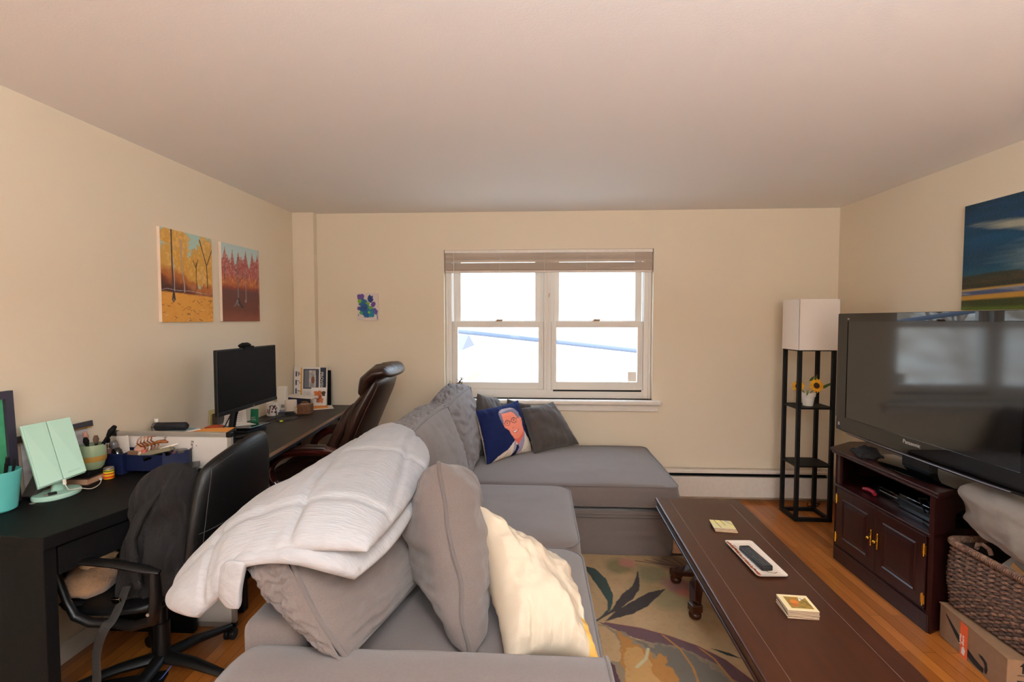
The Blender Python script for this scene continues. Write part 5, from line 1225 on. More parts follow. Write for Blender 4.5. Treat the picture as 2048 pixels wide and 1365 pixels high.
# stacked boards and prints in the corner
ps = thing('poster_board', 'printed white poster board with navy band leaning in the corner', 'poster', (-1.93, 4.03, FZ))
pi_ = Img(200, 190, (226, 220, 214))
pi_.poly([(.70, .25), (.85, .25), (.85, 1), (.70, 1)], (44, 50, 66)) if 0 else None
pi_.mask(((pi_.x > .80) & (pi_.x < .98))*1., (44, 52, 68)); pi_.mask(((pi_.x > .20) & (pi_.x < .25))*1., (220, 160, 60))
pi_.mask(((pi_.x > .28) & (pi_.x < .76) & (pi_.y > .42) & (pi_.y < .96))*1., (62, 68, 82)); pi_.mask(((pi_.x > .32) & (pi_.x < .46) & (pi_.y > .46) & (pi_.y < .92))*1., (104, 106, 112)); pi_.mask(((pi_.x > .46) & (pi_.x < .66) & (pi_.y > .46) & (pi_.y < .92))*(pi_.fb(9, 3)*1.2), (206, 196, 186)); pi_.ell(.58, .66, .06, .1, (120, 76, 60))
for k in range(4): pi_.mask(((pi_.x > .04) & (pi_.x < .09) & (pi_.y > .06+.23*k) & (pi_.y < .20+.23*k))*1., (62, 70, 92)); pi_.mask(((pi_.x > .11) & (pi_.x < .17) & (pi_.y > .07+.23*k) & (pi_.y < .19+.23*k))*(pi_.fb(30, k) > .5), (120, 112, 110)); pi_.ell(.19, .12+.23*k, .018, .018, (200, 130, 80))
for k in range(12): pi_.mask(((pi_.x > .28+.03*k) & (pi_.x < .292+.03*k) & (pi_.y > .06) & (pi_.y < .37))*(pi_.noise(5, 40, k) > .4), (130, 124, 122), .7)
gp = canvas_grid(pi_, (-2.085, 4.036, FZ+.01), (-1.80, 4.036, FZ+.01), (-2.085, 4.060, FZ+.325)); part('printed_face', gp, M_picture, ps)
part('foam_board', B().plate([(-2.088, 4.039, FZ), (-1.797, 4.039, FZ), (-1.797, 4.063, FZ+.328), (-2.088, 4.063, FZ+.328)], (0, .008, 0)), M_paper, ps)
TMb = Matrix.Translation((-1.846, 4.0385, FZ+.29)) @ Euler((PI/2-.07, 0, 0)).to_matrix().to_4x4() @ Matrix.Rotation(-PI/2, 4, 'Z')
text('title_lettering', 'PROVISIONS', .036, M_white, TMb, ps, align='LEFT')
text('title_lettering', 'OUR STORY', .019, M_white, TMb @ Matrix.Translation((.03, -.052, .0)), ps, align='LEFT')
bb = thing('display_board', 'thin black board standing behind the printed poster board', 'board', (-1.80, 4.08, FZ))
part('board_panel', B().plate([(-2.05, 4.074, FZ), (-1.775, 4.074, FZ), (-1.775, 4.080, FZ+.30), (-2.05, 4.080, FZ+.30)], (0, .004, 0)), M_matte, bb)
fx_ = thing('picture_card', 'white card with orange fox picture in front of the poster', 'card', (-1.83, 4.0, FZ))
pf = Img(90, 100, (230, 224, 218)); 
for cx, cy, r, c in ((.45, .6, .24, (186, 96, 40)), (.3, .72, .12, (206, 110, 50)), (.62, .72, .12, (206, 110, 50)), (.55, .4, .22, (150, 70, 32)), (.42, .5, .1, (240, 226, 210)), (.8, .68, .14, (70, 54, 44)), (.7, .3, .14, (196, 110, 56))):
    d = np.sqrt(((pf.x-cx)/r)**2+((pf.y-cy)/r)**2)-(pf.fb(14, int(cx*50))-.5)*1.1; pf.mask((1-d)*6, c)
part('picture_face', canvas_grid(pf, (-1.92, 3.985, FZ+.002), (-1.79, 4.0, FZ+.002), (-1.92, 4.02, FZ+.155)), M_picture, fx_)
part('card_back', B().plate([(-1.921, 3.987, FZ+.001), (-1.789, 4.002, FZ+.001), (-1.789, 4.037, FZ+.156), (-1.921, 4.022, FZ+.156)], (0, .003, 0)), M_paper, fx_)
sheet('envelope', 'orange envelope lying flat beneath the fox card', (-1.83, 3.93, FZ+.006), (.16, .12, .004), (0, 0, .5), mat('manila2', RGB(214, 140, 62), .7), 'envelope')
sheet('clipboard', 'white folder lying on the desk under the fox card', (-1.80, 3.93, FZ+.002), (.19, .16, .003), (0, 0, .5), M_paper, 'folder')
sheet('hardcover_book', 'navy hardcover book standing behind the cream mug', (-1.975, 3.90, FZ+.0475), (.20, .022, .095), (0, 0, -.08), mat('navy_cover', RGB(30, 34, 56), .6), 'book')
sheet('loose_papers', 'grey white papers resting on top of the navy book', (-1.955, 3.90, FZ+.1), (.25, .10, .006), (.05, .04, -.1), M_paper, 'paper')
sheet('blue_notebook', 'pale book lying flat under the navy book', (-2.02, 3.79, FZ+.008), (.13, .13, .014), (0, 0, .1), mat('grey_cover', RGB(150, 150, 170), .6), 'book')
cb = B().tube([(-1.93, 2.86, .83), (-1.98, 2.80, .86), (-2.02, 2.75, .85), (-2.06, 2.72, .80)], .003, 6)
single('monitor_cable', B().tube([(-1.85, 2.86, FZ+.20), (-1.87, 2.80, FZ+.10), (-1.92, 2.74, .81), (-1.99, 2.70, .80)], .0035, 6), M_plastic, 'black cable hanging from the back of the monitor', 'cable', smooth=60)
cab2 = [(-2.0, 3.50, FZ+.03), (-1.96, 3.46, FZ+.10), (-1.92, 3.45, FZ+.075), (-1.91, 3.44, FZ+.006), (-1.87, 3.38, FZ+.005), (-1.80, 3.44, FZ+.005), (-1.78, 3.55, FZ+.005), (-1.86, 3.60, FZ+.005), (-1.93, 3.50, FZ+.005), (-1.94, 3.32, FZ+.005), (-1.90, 3.26, FZ+.005)]
Gc = catmull([[p, p] for p in cab2], 80, 2)[:, 0]
single('charging_cable', B().tube([tuple(p) for p in Gc], .003, 6), M_plastic, 'looped thin black charging cable on the desk beyond the monitor', 'cable', smooth=60)
sheet('power_adapter', 'small black power adapter block on the desk in front of the router', (-1.91, 3.63, FZ+.012), (.06, .04, .022), (0, 0, .3), M_plastic, 'adapter')
single('foam_scrap', B().cbox((-1.835, 3.37, FZ+.006), (.022, .012, .010), .4), mat('yellow_foam', RGB(200, 200, 40), .8), 'tiny yellow foam scrap on the far desk', 'scrap', bevel=.003)
kg = thing('key_ring', 'small ring of brass and silver keys on the far desk', 'keys', (-1.86, 3.12, FZ))
part('ring', B().tube([(-1.86+.012*math.cos(a), 3.12+.012*math.sin(a), FZ+.003) for a in np.linspace(0, 2*PI, 15)[:-1]], .0012, 5, closed=True), M_silver, kg)
part('key', B().cbox((-1.89, 3.14, FZ+.004), (.05, .008, .002), -.4).lathe([(.010, 0), (.010, .002)], (-1.868, 3.13, FZ+.003), 12), M_brass, kg)
part('key', B().cbox((-1.85, 3.09, FZ+.004), (.04, .008, .002), 1.4).lathe([(.009, 0), (.009, .002)], (-1.855, 3.108, FZ+.003), 12), M_silver, kg)

# ------------------------------------------------------------------ things on the near desk
mr = thing('makeup_mirror', 'mint green folding makeup mirror with closed doors on the near desk', 'mirror', (-1.97, 1.86, DZ))
part('base', B().lathe([(.088, 0), (.092, .004), (.092, .014), (.086, .019), (.06, .020), (0, .021)], (-1.965, 1.862, DZ+.0003), 40, sx=.74, sy=.92), M_mint, mr, smooth=30)
BL_, BR_, TR_, TL_ = map(Vector, ((-1.930, 1.76, .865), (-1.870, 1.90, .891), (-1.985, 1.95, 1.11), (-2.042, 1.80, 1.102)))
nf = (BR_-BL_).cross(TL_-BL_).normalized(); nf = nf if nf.x > 0 else -nf
def mq(u, v): return BL_*(1-u)*(1-v)+BR_*u*(1-v)+TR_*u*v+TL_*(1-u)*v
def panel(u0, u1, v0, v1, d0, d1): return B().plate([mq(u0, v0)-nf*d0, mq(u1, v0)-nf*d0, mq(u1, v1)-nf*d0, mq(u0, v1)-nf*d0], nf*(d0-d1) if 0 else -nf*(d1-d0))
part('mirror_body', panel(0, 1, 0, 1, .009, .024), M_mint, mr, bevel=.003)
part('door', panel(.03, .496, .01, .99, .0, .008), M_mint, mr, bevel=.002)
part('door', panel(.504, 1, .01, .99, .0, .008), M_mint, mr, bevel=.002)
q = B().tube([mq(.015, .02)-nf*.004, mq(.015, .98)-nf*.004], .004, 8); part('hinge', q, M_mint, mr, smooth=60)
part('neck', B().tube([(-1.965, 1.868, DZ+.015), (-1.96, 1.868, DZ+.06), (-1.955, 1.87, DZ+.13)], [.03, .026, .02], 14, flat=.5), M_mint, mr, smooth=60)
text('embossed_name', 'deweisn', .013, mat('mint_dark', RGB(150, 186, 174), .4), frame3(mq(.76, .075)+nf*.0002, BR_-BL_, TL_-BL_), mr)
uc = thing('usb_cable', 'white charging cable curling from the makeup mirror', 'cable', (-1.87, 2.0, DZ))
pts = catmull([[p, p] for p in [(-1.905, 1.838, .862), (-1.90, 1.84, .845), (-1.895, 1.848, .83), (-1.885, 1.88, .826), (-1.885, 1.93, .806), (-1.90, 1.98, .803), (-1.925, 2.02, .806), (-1.94, 2.035, .812)]], 50, 2)[:, 0]
part('cord', B().tube([tuple(p) for p in pts], .0018, 6), M_white, uc, smooth=60)
part('connector', B().tube([(-1.907, 1.838, .878), (-1.905, 1.838, .856)], .006, 8), M_white, uc)
part('connector', B().tube([(-1.938, 2.033, .812), (-1.95, 2.045, .814)], .005, 8), M_white, uc)
us = thing('usb_stick', 'black memory stick resting on the mirror base', 'memory stick', (-1.93, 1.83, DZ+.0215))
part('stick_body', B().cbox((-1.935, 1.815, DZ+.0265), (.026, .014, .009), 1.0), M_plastic, us, bevel=.001)
part('plug', B().cbox((-1.945, 1.797, DZ+.0262), (.013, .011, .0045), 1.0), M_silver, us)
tc_ = thing('pen_cup', 'teal ceramic cup of pens at the left edge of near desk', 'cup', (-2.028, 1.70, DZ))
part('cup_body', B().lathe([(.045, 0), (.052, .006), (.062, .10), (.066, .15), (.064, .152), (.058, .10), (.045, .01), (0, .01)], (-2.028, 1.70, DZ+.0003), 32), M_teal, tc_, smooth=35)
for k, (dx, dy, tx, ty, m_) in enumerate(((-.02, .01, -.03, .02, M_matte), (.02, .02, .03, .03, M_plastic), (.0, -.01, .0, -.01, M_matte), (.025, -.005, .04, .0, M_matte), (-.01, .03, -.02, .05, M_plastic), (.01, .0, .045, .02, M_matte))):
    p = thing('pen', 'dark pen standing in the teal cup', 'pen', (-2.028+dx*.5, 1.70+dy*.5, DZ+.011), 0, 'pens in the teal cup')
    a0 = Vector((-2.028+dx*.7, 1.70+dy*.7, DZ+.014)); a1 = Vector((-2.028+dx+tx*.5, 1.70+dy+ty*.5, DZ+.185+.006*(k % 3)))
    part('barrel', B().tube([a0, a0.lerp(a1, .8)], .0045, 8), m_, p); part('cap', B().tube([a0.lerp(a1, .78), a1], .0055, 8), m_, p, bevel=.001)
# big dark framed board at the far left
fr_ = thing('framed_picture', 'dark beaded frame with green picture at the left edge of desk', 'picture frame', (-2.05, 1.65, DZ))
FM = frame3((-2.062, 1.795, DZ+.003), (0, 1, 0), (-.04, .0, 1)); FMi = None
def fbx(x0, x1, y0, y1, z0, z1):
    q = B().box(x0, x1, y0, y1, z0, z1); q.v = [tuple(FM @ Vector(v)) for v in q.v]; return q
q = fbx(-.03, 0, 0, .44, 0, .02); 
for a_ in ((-.34, -.31, 0, .44), (-.31, -.03, .41, .44), (-.31, -.03, 0, .03)): t_ = fbx(*a_, 0, .02); q.add(t_.v, t_.f)
part('frame', q, mat('purple_black', RGB(44, 38, 54), .4), fr_)
part('picture', fbx(-.31, -.03, .03, .41, .004, .008), mat('green_art', RGB(66, 150, 110), .3, noise_amt=.2, noise_scale=12), fr_)
q = B()
for k in range(26): p = FM @ Vector((.002, .02+k*.0155, .012)); q.lathe([(.001, -.003), (.003, 0), (.001, .003)], p, 8)
part('beading', q, mat('copper_bead', RGB(190, 130, 90), .4, metal=.6), fr_); fr_.children[-1]['kind'] = 'stuff'
sk = thing('sketch_print', 'grey charcoal drawing in a black and gold frame behind the mirror', 'picture', (-2.08, 2.02, DZ))
part('sketch', B().plate([(LX+.034, 1.83, .83), (LX+.034, 2.12, .83), (LX+.022, 2.12, 1.025), (LX+.022, 1.83, 1.025)], (-.002, 0, 0)).plate([(LX+.036, 1.83, DZ+.001), (LX+.036, 2.12, DZ+.001), (LX+.034, 2.12, .83), (LX+.034, 1.83, .83)], (-.002, 0, 0)), mat('charcoal_sketch', RGB(158, 150, 150), .8, col2=RGB(196, 190, 190), noise_scale=9, stretch=(1, 1, 3)), sk)
part('frame', B().plate([(LX+.021, 1.81, 1.025), (LX+.021, 2.14, 1.025), (LX+.018, 2.14, 1.052), (LX+.018, 1.81, 1.052)], (.012, 0, .002)), mat('dark_frame', RGB(40, 26, 26), .4), sk)
part('gold_fillet', B().tube([(LX+.034, 1.82, 1.027), (LX+.034, 2.13, 1.027)], .0022, 5), M_brass, sk)
bkm = Matrix.Translation((-2.035, 1.865, DZ+.075)) @ Euler((0, .0, .1)).to_matrix().to_4x4() @ Euler((.92, 0, 0)).to_matrix().to_4x4()
q = B().box(-.024, .024, -.085, .085, -.014, .014); q.v = [tuple(bkm @ Vector(v)) for v in q.v]
bo = thing('leaning_book', 'thick dark grey book leaning tilted behind the teal cup', 'book', (-2.035, 1.865, DZ))
part('cover', q, mat('dark_cloth', RGB(52, 46, 42), .7, bump=.2), bo, bevel=.003)
# stack behind the mirror: journal, small dark box, pot with brushes
jn = thing('journal', 'small brown book with tan page edges beside the makeup mirror', 'book', (-2.0, 2.035, DZ))
part('cover', B().cbox((-2.00, 2.035, DZ+.0025), (.10, .125, .004), .1).cbox((-2.00, 2.035, DZ+.030), (.10, .125, .004), .1), mat('brown_cover', RGB(60, 40, 34), .6), jn)
part('page_block', B().cbox((-2.001, 2.034, DZ+.016), (.095, .12, .024), .1), mat('tan_pages', RGB(178, 140, 112), .8), jn)
single('eyeshadow_box', B().cbox((-2.00, 2.035, DZ+.0465), (.09, .11, .028), .15), M_matte, 'matte black cosmetics box on top of the brown book', 'box', bevel=.003)
pt = thing('brush_pot', 'pale green ceramic pot with an ochre band holding brushes', 'pot', (-1.968, 2.03, DZ+.0615))
PC = (-1.968, 2.03, DZ+.0613)
part('pot_body', B().lathe([(.030, 0), (.040, .012), (.048, .045), (.049, .08), (.046, .108), (.044, .109), (.044, .08), (0, .02)], PC, 30), mat('celadon', RGB(142, 160, 128), .2, coat=.4), pt, smooth=35)
part('glaze_band', B().lathe([(.0467, .036), (.0490, .044), (.0495, .056), (.0497, .060)], PC, 30), mat('ochre_glaze', RGB(170, 128, 62), .25), pt, smooth=60)
def brush(nm, lab, p0, p1, r, m_h, m_t, cat):
    r_ = thing(nm, lab, cat, p0); a, b__ = Vector(p0), Vector(p1)
    part('handle', B().tube([a, a.lerp(b__, .7)], r, 8), m_h, r_, smooth=60); part('tip', B().tube([a.lerp(b__, .7), a.lerp(b__, .85), b__], [r*1.2, r*1.9, r*1.1], 10), m_t, r_, smooth=60)
x, y, z = PC
brush('makeup_brush', 'makeup brush with a silver ferrule in the green pot', (x-.01, y+.01, z+.03), (x-.025, y-.01, z+.165), .006, M_silver, mat('bristle_rose', RGB(176, 130, 116), .8), 'brush')
brush('eyebrow_brush', 'black brush leaning forward in the green pot', (x+.005, y-.01, z+.03), (x-.003, y-.03, z+.145), .006, M_matte, M_matte, 'brush')
brush('powder_brush', 'wide brown bristled brush in the green pot', (x+.01, y+.01, z+.03), (x+.008, y+.01, z+.145), .006, M_plastic, mat('bristle_brown', RGB(80, 60, 44), .9), 'brush')
brush('curling_wand', 'long black wand leaning out of the green pot to the right', (x-.0, y-.0, z+.04), (x+.085, y+.025, z+.185), .0075, M_matte, M_matte, 'wand')
pb = thing('cosmetic_bag', 'translucent peach zip bag with sponges behind the makeup mirror', 'bag', (-2.05, 1.94, DZ))
part('bag_body', B().tube([(-2.05, 1.935, DZ+.001), (-2.05, 1.935, DZ+.10), (-2.045, 1.94, DZ+.20), (-2.045, 1.945, DZ+.225)], [.020, .028, .026, .012], 14, flat=.6), mat('peach_plastic', RGB(206, 168, 144), .35), pb, smooth=60)
part('zip_strip', B().tube([(-2.06, 1.94, DZ+.222), (-2.03, 1.955, DZ+.226)], .003, 6), M_clearp, pb)
# blue organiser
SH0 = set(bpy.data.objects)
bt = thing('desk_organizer', 'royal blue plastic organiser tray crowded with cosmetics on near desk', 'organiser', (-1.88, 2.26, DZ))
def openbox(x0, x1, y0, y1, z0, z1, t=.003, lip=True):
    q = B(); q.box(x0, x1, y0, y1, z0, z0+t).box(x0, x1, y0, y0+t, z0+t, z1).box(x0, x1, y1-t, y1, z0+t, z1).box(x0, x0+t, y0+t, y1-t, z0+t, z1).box(x1-t, x1, y0+t, y1-t, z0+t, z1)
    if lip: q.box(x0-.002, x1+.002, y0-.003, y0, z1-.008, z1).box(x1, x1+.003, y0, y1, z1-.008, z1)
    return q
part('tall_bin', openbox(-2.045, -1.925, 2.215, 2.335, DZ+.0005, DZ+.098), M_blue, bt, bevel=.001)
q = openbox(-1.920, -1.745, 2.235, 2.335, DZ+.013, DZ+.088); q.box(-1.835, -1.831, 2.233, 2.235, DZ+.013, DZ+.08).box(-1.90, -1.85, 2.2335, 2.235, DZ+.022, DZ+.068).box(-1.82, -1.76, 2.2335, 2.235, DZ+.022, DZ+.068)
part('long_bin', q, M_blue, bt, bevel=.001)
q = B().prism([(-1.744, 2.235), (-1.665, 2.30), (-1.668, 2.303), (-1.744, 2.242)], DZ+.022, DZ+.098); q.prism([(-1.742, 2.245), (-1.672, 2.302), (-1.68, 2.335), (-1.742, 2.335)], DZ+.022, DZ+.025)
q.prism([(-1.668, 2.302), (-1.665, 2.302), (-1.675, 2.335), (-1.679, 2.335)], DZ+.022, DZ+.098)
part('angled_bin', q, M_blue, bt)
yj = thing('balm_jar', 'tiny yellow and red labelled jar in front of the blue organiser', 'jar', (-1.943, 2.165, DZ))
part('jar_body', B().lathe([(.019, 0), (.0205, .003), (.0205, .040), (.018, .042), (0, .042)], (-1.943, 2.165, DZ+.0003), 26), mat('jar_yellow', RGB(236, 196, 30), .3), yj, smooth=35)
part('red_label', B().lathe([(.0208, .004), (.0208, .014)], (-1.943, 2.165, DZ+.0003), 26), mat('jar_red', RGB(216, 70, 30), .35), yj)
part('red_label', B().lathe([(.0208, .021), (.0208, .027)], (-1.943, 2.165, DZ+.0003), 26), mat('jar_orange', RGB(196, 60, 36), .35), yj)
part('green_band', B().lathe([(.0208, .034), (.0208, .039)], (-1.943, 2.165, DZ+.0003), 26), mat('jar_green', RGB(40, 96, 52), .35), yj)
part('lid', B().lathe([(.0195, .042), (.0195, .050), (.018, .0515), (0, .0515)], (-1.943, 2.165, DZ+.0003), 26), M_silver, yj, smooth=35)
# cosmetics in the bins
zt_ = DZ+.004
db = thing('dropper_bottle', 'dusty pink dropper bottle in the tall blue bin', 'bottle', (-2.015, 2.245, zt_))
part('bottle_body', B().box(-2.032, -1.998, 2.228, 2.262, zt_, zt_+.115), mat('dusty_pink', RGB(126, 96, 92), .2), db, bevel=.004)
part('collar', B().lathe([(.0135, 0), (.0135, .022), (.012, .024)], (-2.015, 2.245, zt_+.115), 18), M_chrome, db, smooth=35)
part('dropper_bulb', B().lathe([(.007, 0), (.0085, .012), (.0065, .022), (.002, .025)], (-2.015, 2.245, zt_+.139), 14), M_matte, db, smooth=60)
bb_ = thing('serum_bottle', 'black squat bottle with a smoky grey cap in tall bin', 'bottle', (-1.97, 2.26, zt_))
Mb = Matrix.Translation((-1.966, 2.262, zt_+.03)) @ Euler((.1, -.28, 0)).to_matrix().to_4x4()
part('bottle_body', B().lathe([(.018, 0), (.021, .01), (.021, .07), (.012, .085)], (0, 0, 0), 20, M=Mb), M_gloss, bb_, smooth=40)
part('cap', B().lathe([(.015, .085), (.017, .095), (.017, .115), (.013, .120), (0, .120)], (0, 0, 0), 20, M=Mb), mat('smoke_cap', RGB(96, 92, 92), .15), bb_, smooth=40)
tg_ = thing('price_tag', 'white cardboard tag standing against the whiteboard', 'tag', (-2.0, 2.31, zt_))
part('tag_card', B().plate([(-2.01, 2.306, zt_+.06), (-1.955, 2.300, zt_+.03), (-1.985, 2.322, zt_+.155), (-2.035, 2.325, zt_+.148)], (0, .001, 0)), M_paper, tg_)
cpb = thing('powder_compact', 'round black powder compact with a blush rim in the blue organiser', 'compact', (-1.90, 2.30, zt_+.012))
Mc = Matrix.Translation((-1.895, 2.30, zt_+.088)) @ Euler((1.2, 0, .35)).to_matrix().to_4x4()
part('case', B().lathe([(.037, -.006), (.038, 0), (.037, .006), (0, .007)], (0, 0, 0), 26, M=Mc), M_gloss, cpb, smooth=30)
part('blush_rim', B().lathe([(.034, .0072), (.030, .009), (0, .009)], (0, 0, 0), 26, M=Mc), mat('blush', RGB(196, 150, 130), .4), cpb, smooth=30)
single('bronzer_box', B().cbox((-1.908, 2.262, zt_+.078), (.045, .028, .034), .2, 0, .15), mat('bronze_box', RGB(110, 78, 58), .4), 'brown square bronzer compact resting on the organiser edge', 'compact', bevel=.002)
single('glitter_jar', B().lathe([(.012, 0), (.013, .03), (.010, .034), (.010, .045), (0, .045)], (-1.868, 2.256, zt_+.052), 16), mat('glitter', RGB(150, 138, 120), .2, col2=RGB(220, 190, 160), noise_scale=300), 'small clear jar with pale glitter in long blue bin', 'jar', smooth=40)
single('lip_gloss', B().tube([(-1.845, 2.25, zt_+.03), (-1.848, 2.252, zt_+.105)], .010, 12), mat('coral', RGB(196, 104, 92), .25), 'coral pink lip gloss tube in the long blue bin', 'lip gloss', smooth=60)
single('nail_file', B().cbox((-1.850, 2.285, zt_+.09), (.018, .003, .09), 0, .1, .05), M_paper, 'white emery board standing in the long blue bin', 'nail file')
sheet('eyeshadow_palette', 'long taupe eyeshadow palette tilted across the blue organiser', (-1.790, 2.262, zt_+.098), (.135, .035, .016), (.1, -.22, .12), mat('taupe_case', RGB(132, 122, 98), .35), 'palette')
sheet('eyeshadow_palette', 'glossy black palette lying under the taupe palette', (-1.778, 2.252, zt_+.080), (.12, .03, .018), (.1, -.22, .12), M_gloss, 'palette')
single('concealer_tube', B().tube([(-1.775, 2.262, zt_+.107), (-1.70, 2.28, zt_+.128)], .005, 8), M_white, 'slim white tube lying on the black palette', 'tube', smooth=60)
single('blush_compact', B().lathe([(.030, 0), (.031, .006), (.028, .010), (0, .011)], (-1.706, 2.302, DZ+.088), 24), mat('grey_compact', RGB(70, 64, 62), .3), 'round dark grey compact at the right end of the organiser', 'compact', smooth=35)
sheet('mascara_card', 'dull red flat case lying in the angled blue bin', (-1.738, 2.268, zt_+.082), (.07, .03, .006), (.1, -.35, .3), mat('dull_red', RGB(110, 50, 50), .4), 'case')
cl = thing('hair_claw', 'brown tortoiseshell hair claw on top of the cosmetics', 'hair clip', (-1.81, 2.28, zt_+.10))
M_tort = mat('tortoiseshell', RGB(120, 58, 28), .15, col2=RGB(160, 96, 50), noise_scale=60)
for k in range(5):
    x = -1.868+k*.017; z = zt_+.118+k*.004
    part('tooth', B().tube([(x, 2.262, z), (x-.006, 2.245, z+.018), (x-.004, 2.25, z+.036), (x+.004, 2.262, z+.048-k*.004)], [.004, .0035, .003, .002], 6), M_tort, cl, smooth=60)
    part('tooth', B().tube([(x+.002, 2.27, z), (x, 2.285, z-.012), (x-.002, 2.275, z-.03)], [.004, .003, .002], 6), M_tort, cl, smooth=60)
part('clip_body', B().tube([(-1.872, 2.265, zt_+.116), (-1.82, 2.268, zt_+.128), (-1.79, 2.268, zt_+.140), (-1.762, 2.27, zt_+.142), (-1.745, 2.27, zt_+.138)], [.005, .008, .013, .014, .007], 10, flat=.6), M_tort, cl, smooth=60)
shift_new(SH0, -.0, -.085)
SH0 = set(bpy.data.objects)
sheet('eyeshadow_palette', 'flat black palette box lying right of the blue organiser', (-1.635, 2.215, DZ+.026), (.15, .11, .022), (0, 0, .5), mat('palette_black', RGB(34, 30, 30), .35), 'palette')
sheet('notebook', 'thin brown cardboard folder under the flat black palette', (-1.66, 2.205, DZ+.008), (.17, .12, .013), (0, 0, .42), mat('kraft', RGB(96, 64, 42), .7), 'folder')
shift_new(SH0, -.035, -.055)
pn = thing('pencil', 'orange pencil lying near the edge of the near desk', 'pencil', (-1.64, 2.04, DZ))
part('barrel', B().tube([(-1.632, 1.985, DZ+.0045), (-1.650, 2.10, DZ+.0045)], .0042, 6), mat('pencil_orange', RGB(232, 100, 40), .4), pn)
part('white_stripe', B().tube([(-1.632, 1.986, DZ+.0087), (-1.650, 2.10, DZ+.0087)], .0012, 5), M_white, pn)
single('coin', B().lathe([(.011, 0), (.011, .0018), (0, .0018)], (-1.975, 1.775, DZ+.0004), 18), M_silver, 'small coin on near desk by the teal cup', 'coin')

# ------------------------------------------------------------------ black office chair
def star_base(root, c, r, z, m, ang0, m2=None, legs=5):
    for k in range(legs):
        a = ang0+k*2*PI/legs; e = (c[0]+r*math.cos(a), c[1]+r*math.sin(a))
        lg = part('base_leg', B().tube([(c[0]+.02*math.cos(a), c[1]+.02*math.sin(a), z+.035), (c[0]+r*.5*math.cos(a), c[1]+r*.5*math.sin(a), z+.028), (e[0], e[1], z)], [.030, .026, .018], 8, flat=.75), m, root, smooth=50)
        q = B()
        for s_ in (-1, 1):
            ax = Vector((-math.sin(a+.5), math.cos(a+.5), 0)); cc = Vector((e[0], e[1], .0265))+ax*.014*s_
            q.tube([cc-ax*.008, cc+ax*.008], .026, 18)
        q.tube([(e[0], e[1], .03), (e[0], e[1], z+.01)], .007, 8)
        obj('caster', B().add([chain(lg).inverted() @ Vector(v) for v in q.v], q.f), M_plastic, lg, bevel=.002)
SH0 = set(bpy.data.objects)
oc_ = thing('office_chair', 'black leather office chair with its back to the sofa', 'chair', (-1.60, 2.03, 0))
CC = (-1.56, 2.03)
star_base(oc_, CC, .29, .062, M_plastic, 1.12)
part('gas_column', B().lathe([(.03, .08), (.03, .25), (.022, .25), (.022, .385)], (*CC, 0), 18), M_plastic, oc_, smooth=40)
part('seat_plate', B().box(CC[0]-.12, CC[0]+.12, CC[1]-.12, CC[1]+.12, .385, .40), M_plastic, oc_)
def slab(fn, n=36, m=36):
    us, vs = cosp(n), cosp(m); P = np.array([[[fn(u, v, s_) for v in vs] for u in us] for s_ in (1, -1)]); b = B().grid(P[0]); b.grid(P[1][:, ::-1]); return b
def sq(u, v, k=.28): return u*math.sqrt(1-k*v*v/1.0*.5*u*u*2 if 0 else 1-k*v*v*abs(u)**2), v*math.sqrt(1-k*u*u*abs(v)**2)
def seat_fn(u, v, s_):
    uu, vv = sq(u, v, .35); e = ((1-abs(u)**6)*(1-abs(v)**6))**.5
    return (-1.61+.225*uu, 2.03+.25*vv, .425+(.034 if s_ > 0 else -.03)*e+.012*v*v-.01*(1-u*u)*(s_ > 0))
weld(part('seat', slab(seat_fn), M_leather, oc_))
def back_fn(u, v, s_):
    # u across (near -> far), v up; s>0 the rear side facing the sofa
    uu, vv = sq(u, v, .30); e = ((1-abs(u)**7)*(1-abs(v)**9))**.5
    t = (vv+1)/2
    wd = .255-.03*t
    y = 2.095+(wd+.025)*uu*(1 if uu < 0 else .35+.65*min(1, t/.5))+.02*t; z = .36+.655*t
    z += .0; x = -1.315+.085*t+.05*math.sin(PI*t)*.4-.055*(uu*uu)*(.4+.6*t)
    return (x+(.030 if s_ > 0 else -.04)*e, y, z+(.03*uu*t))
bk_ = weld(part('backrest', slab(back_fn, 44, 44), M_leather, oc_))
def on_back(u, v, off=.001): p = back_fn(u, v, 1); return (p[0]+off, p[1], p[2])
inv = chain(bk_).inverted()
def child(nm, q, m, par, **k): M_ = chain(par).inverted(); return obj(nm, B().add([M_ @ Vector(v) for v in q.v], q.f), m, par, **k)
M_seam = mat('grey_seam_thread', RGB(52, 50, 52), .7)
child('seam', B().tube([on_back(u, .10) for u in np.linspace(-.93, .93, 24)], .0016, 5), M_seam, bk_)
child('seam', B().tube([on_back(-.86, v) for v in np.linspace(-.95, .93, 24)]+[on_back(u, .93) for u in np.linspace(-.8, .9, 16)], .0013, 5), M_seam, bk_)
for sy in (-1, 1):
    y = 2.03+sy*.285; ya = y+sy*.01
    am = part('armrest', B().tube([(-1.735, y, .628), (-1.70, ya, .650), (-1.60, ya, .657), (-1.48, ya, .650), (-1.37, ya, .632), (-1.325, y, .618)], [.018, .026, .028, .028, .026, .014], 12, flat=.42), M_plastic, oc_, smooth=60)
    child('arm_loop', B().tube([(-1.72, y, .632), (-1.715, y, .60), (-1.68, y, .50), (-1.65, y, .445), (-1.60, y-sy*.01, .418), (-1.52, y-sy*.03, .405), (-1.44, y-sy*.01, .41), (-1.355, y, .44), (-1.343, y, .52), (-1.345, y, .62)], [.014, .014, .014, .016, .018, .018, .02, .024, .024, .018], 10, flat=.8), M_plastic, am, smooth=60)
    child('screw', B().tube([(-1.355, y+.018*sy, .475), (-1.355, y+.026*sy, .475)], .006, 10), M_silver, am)
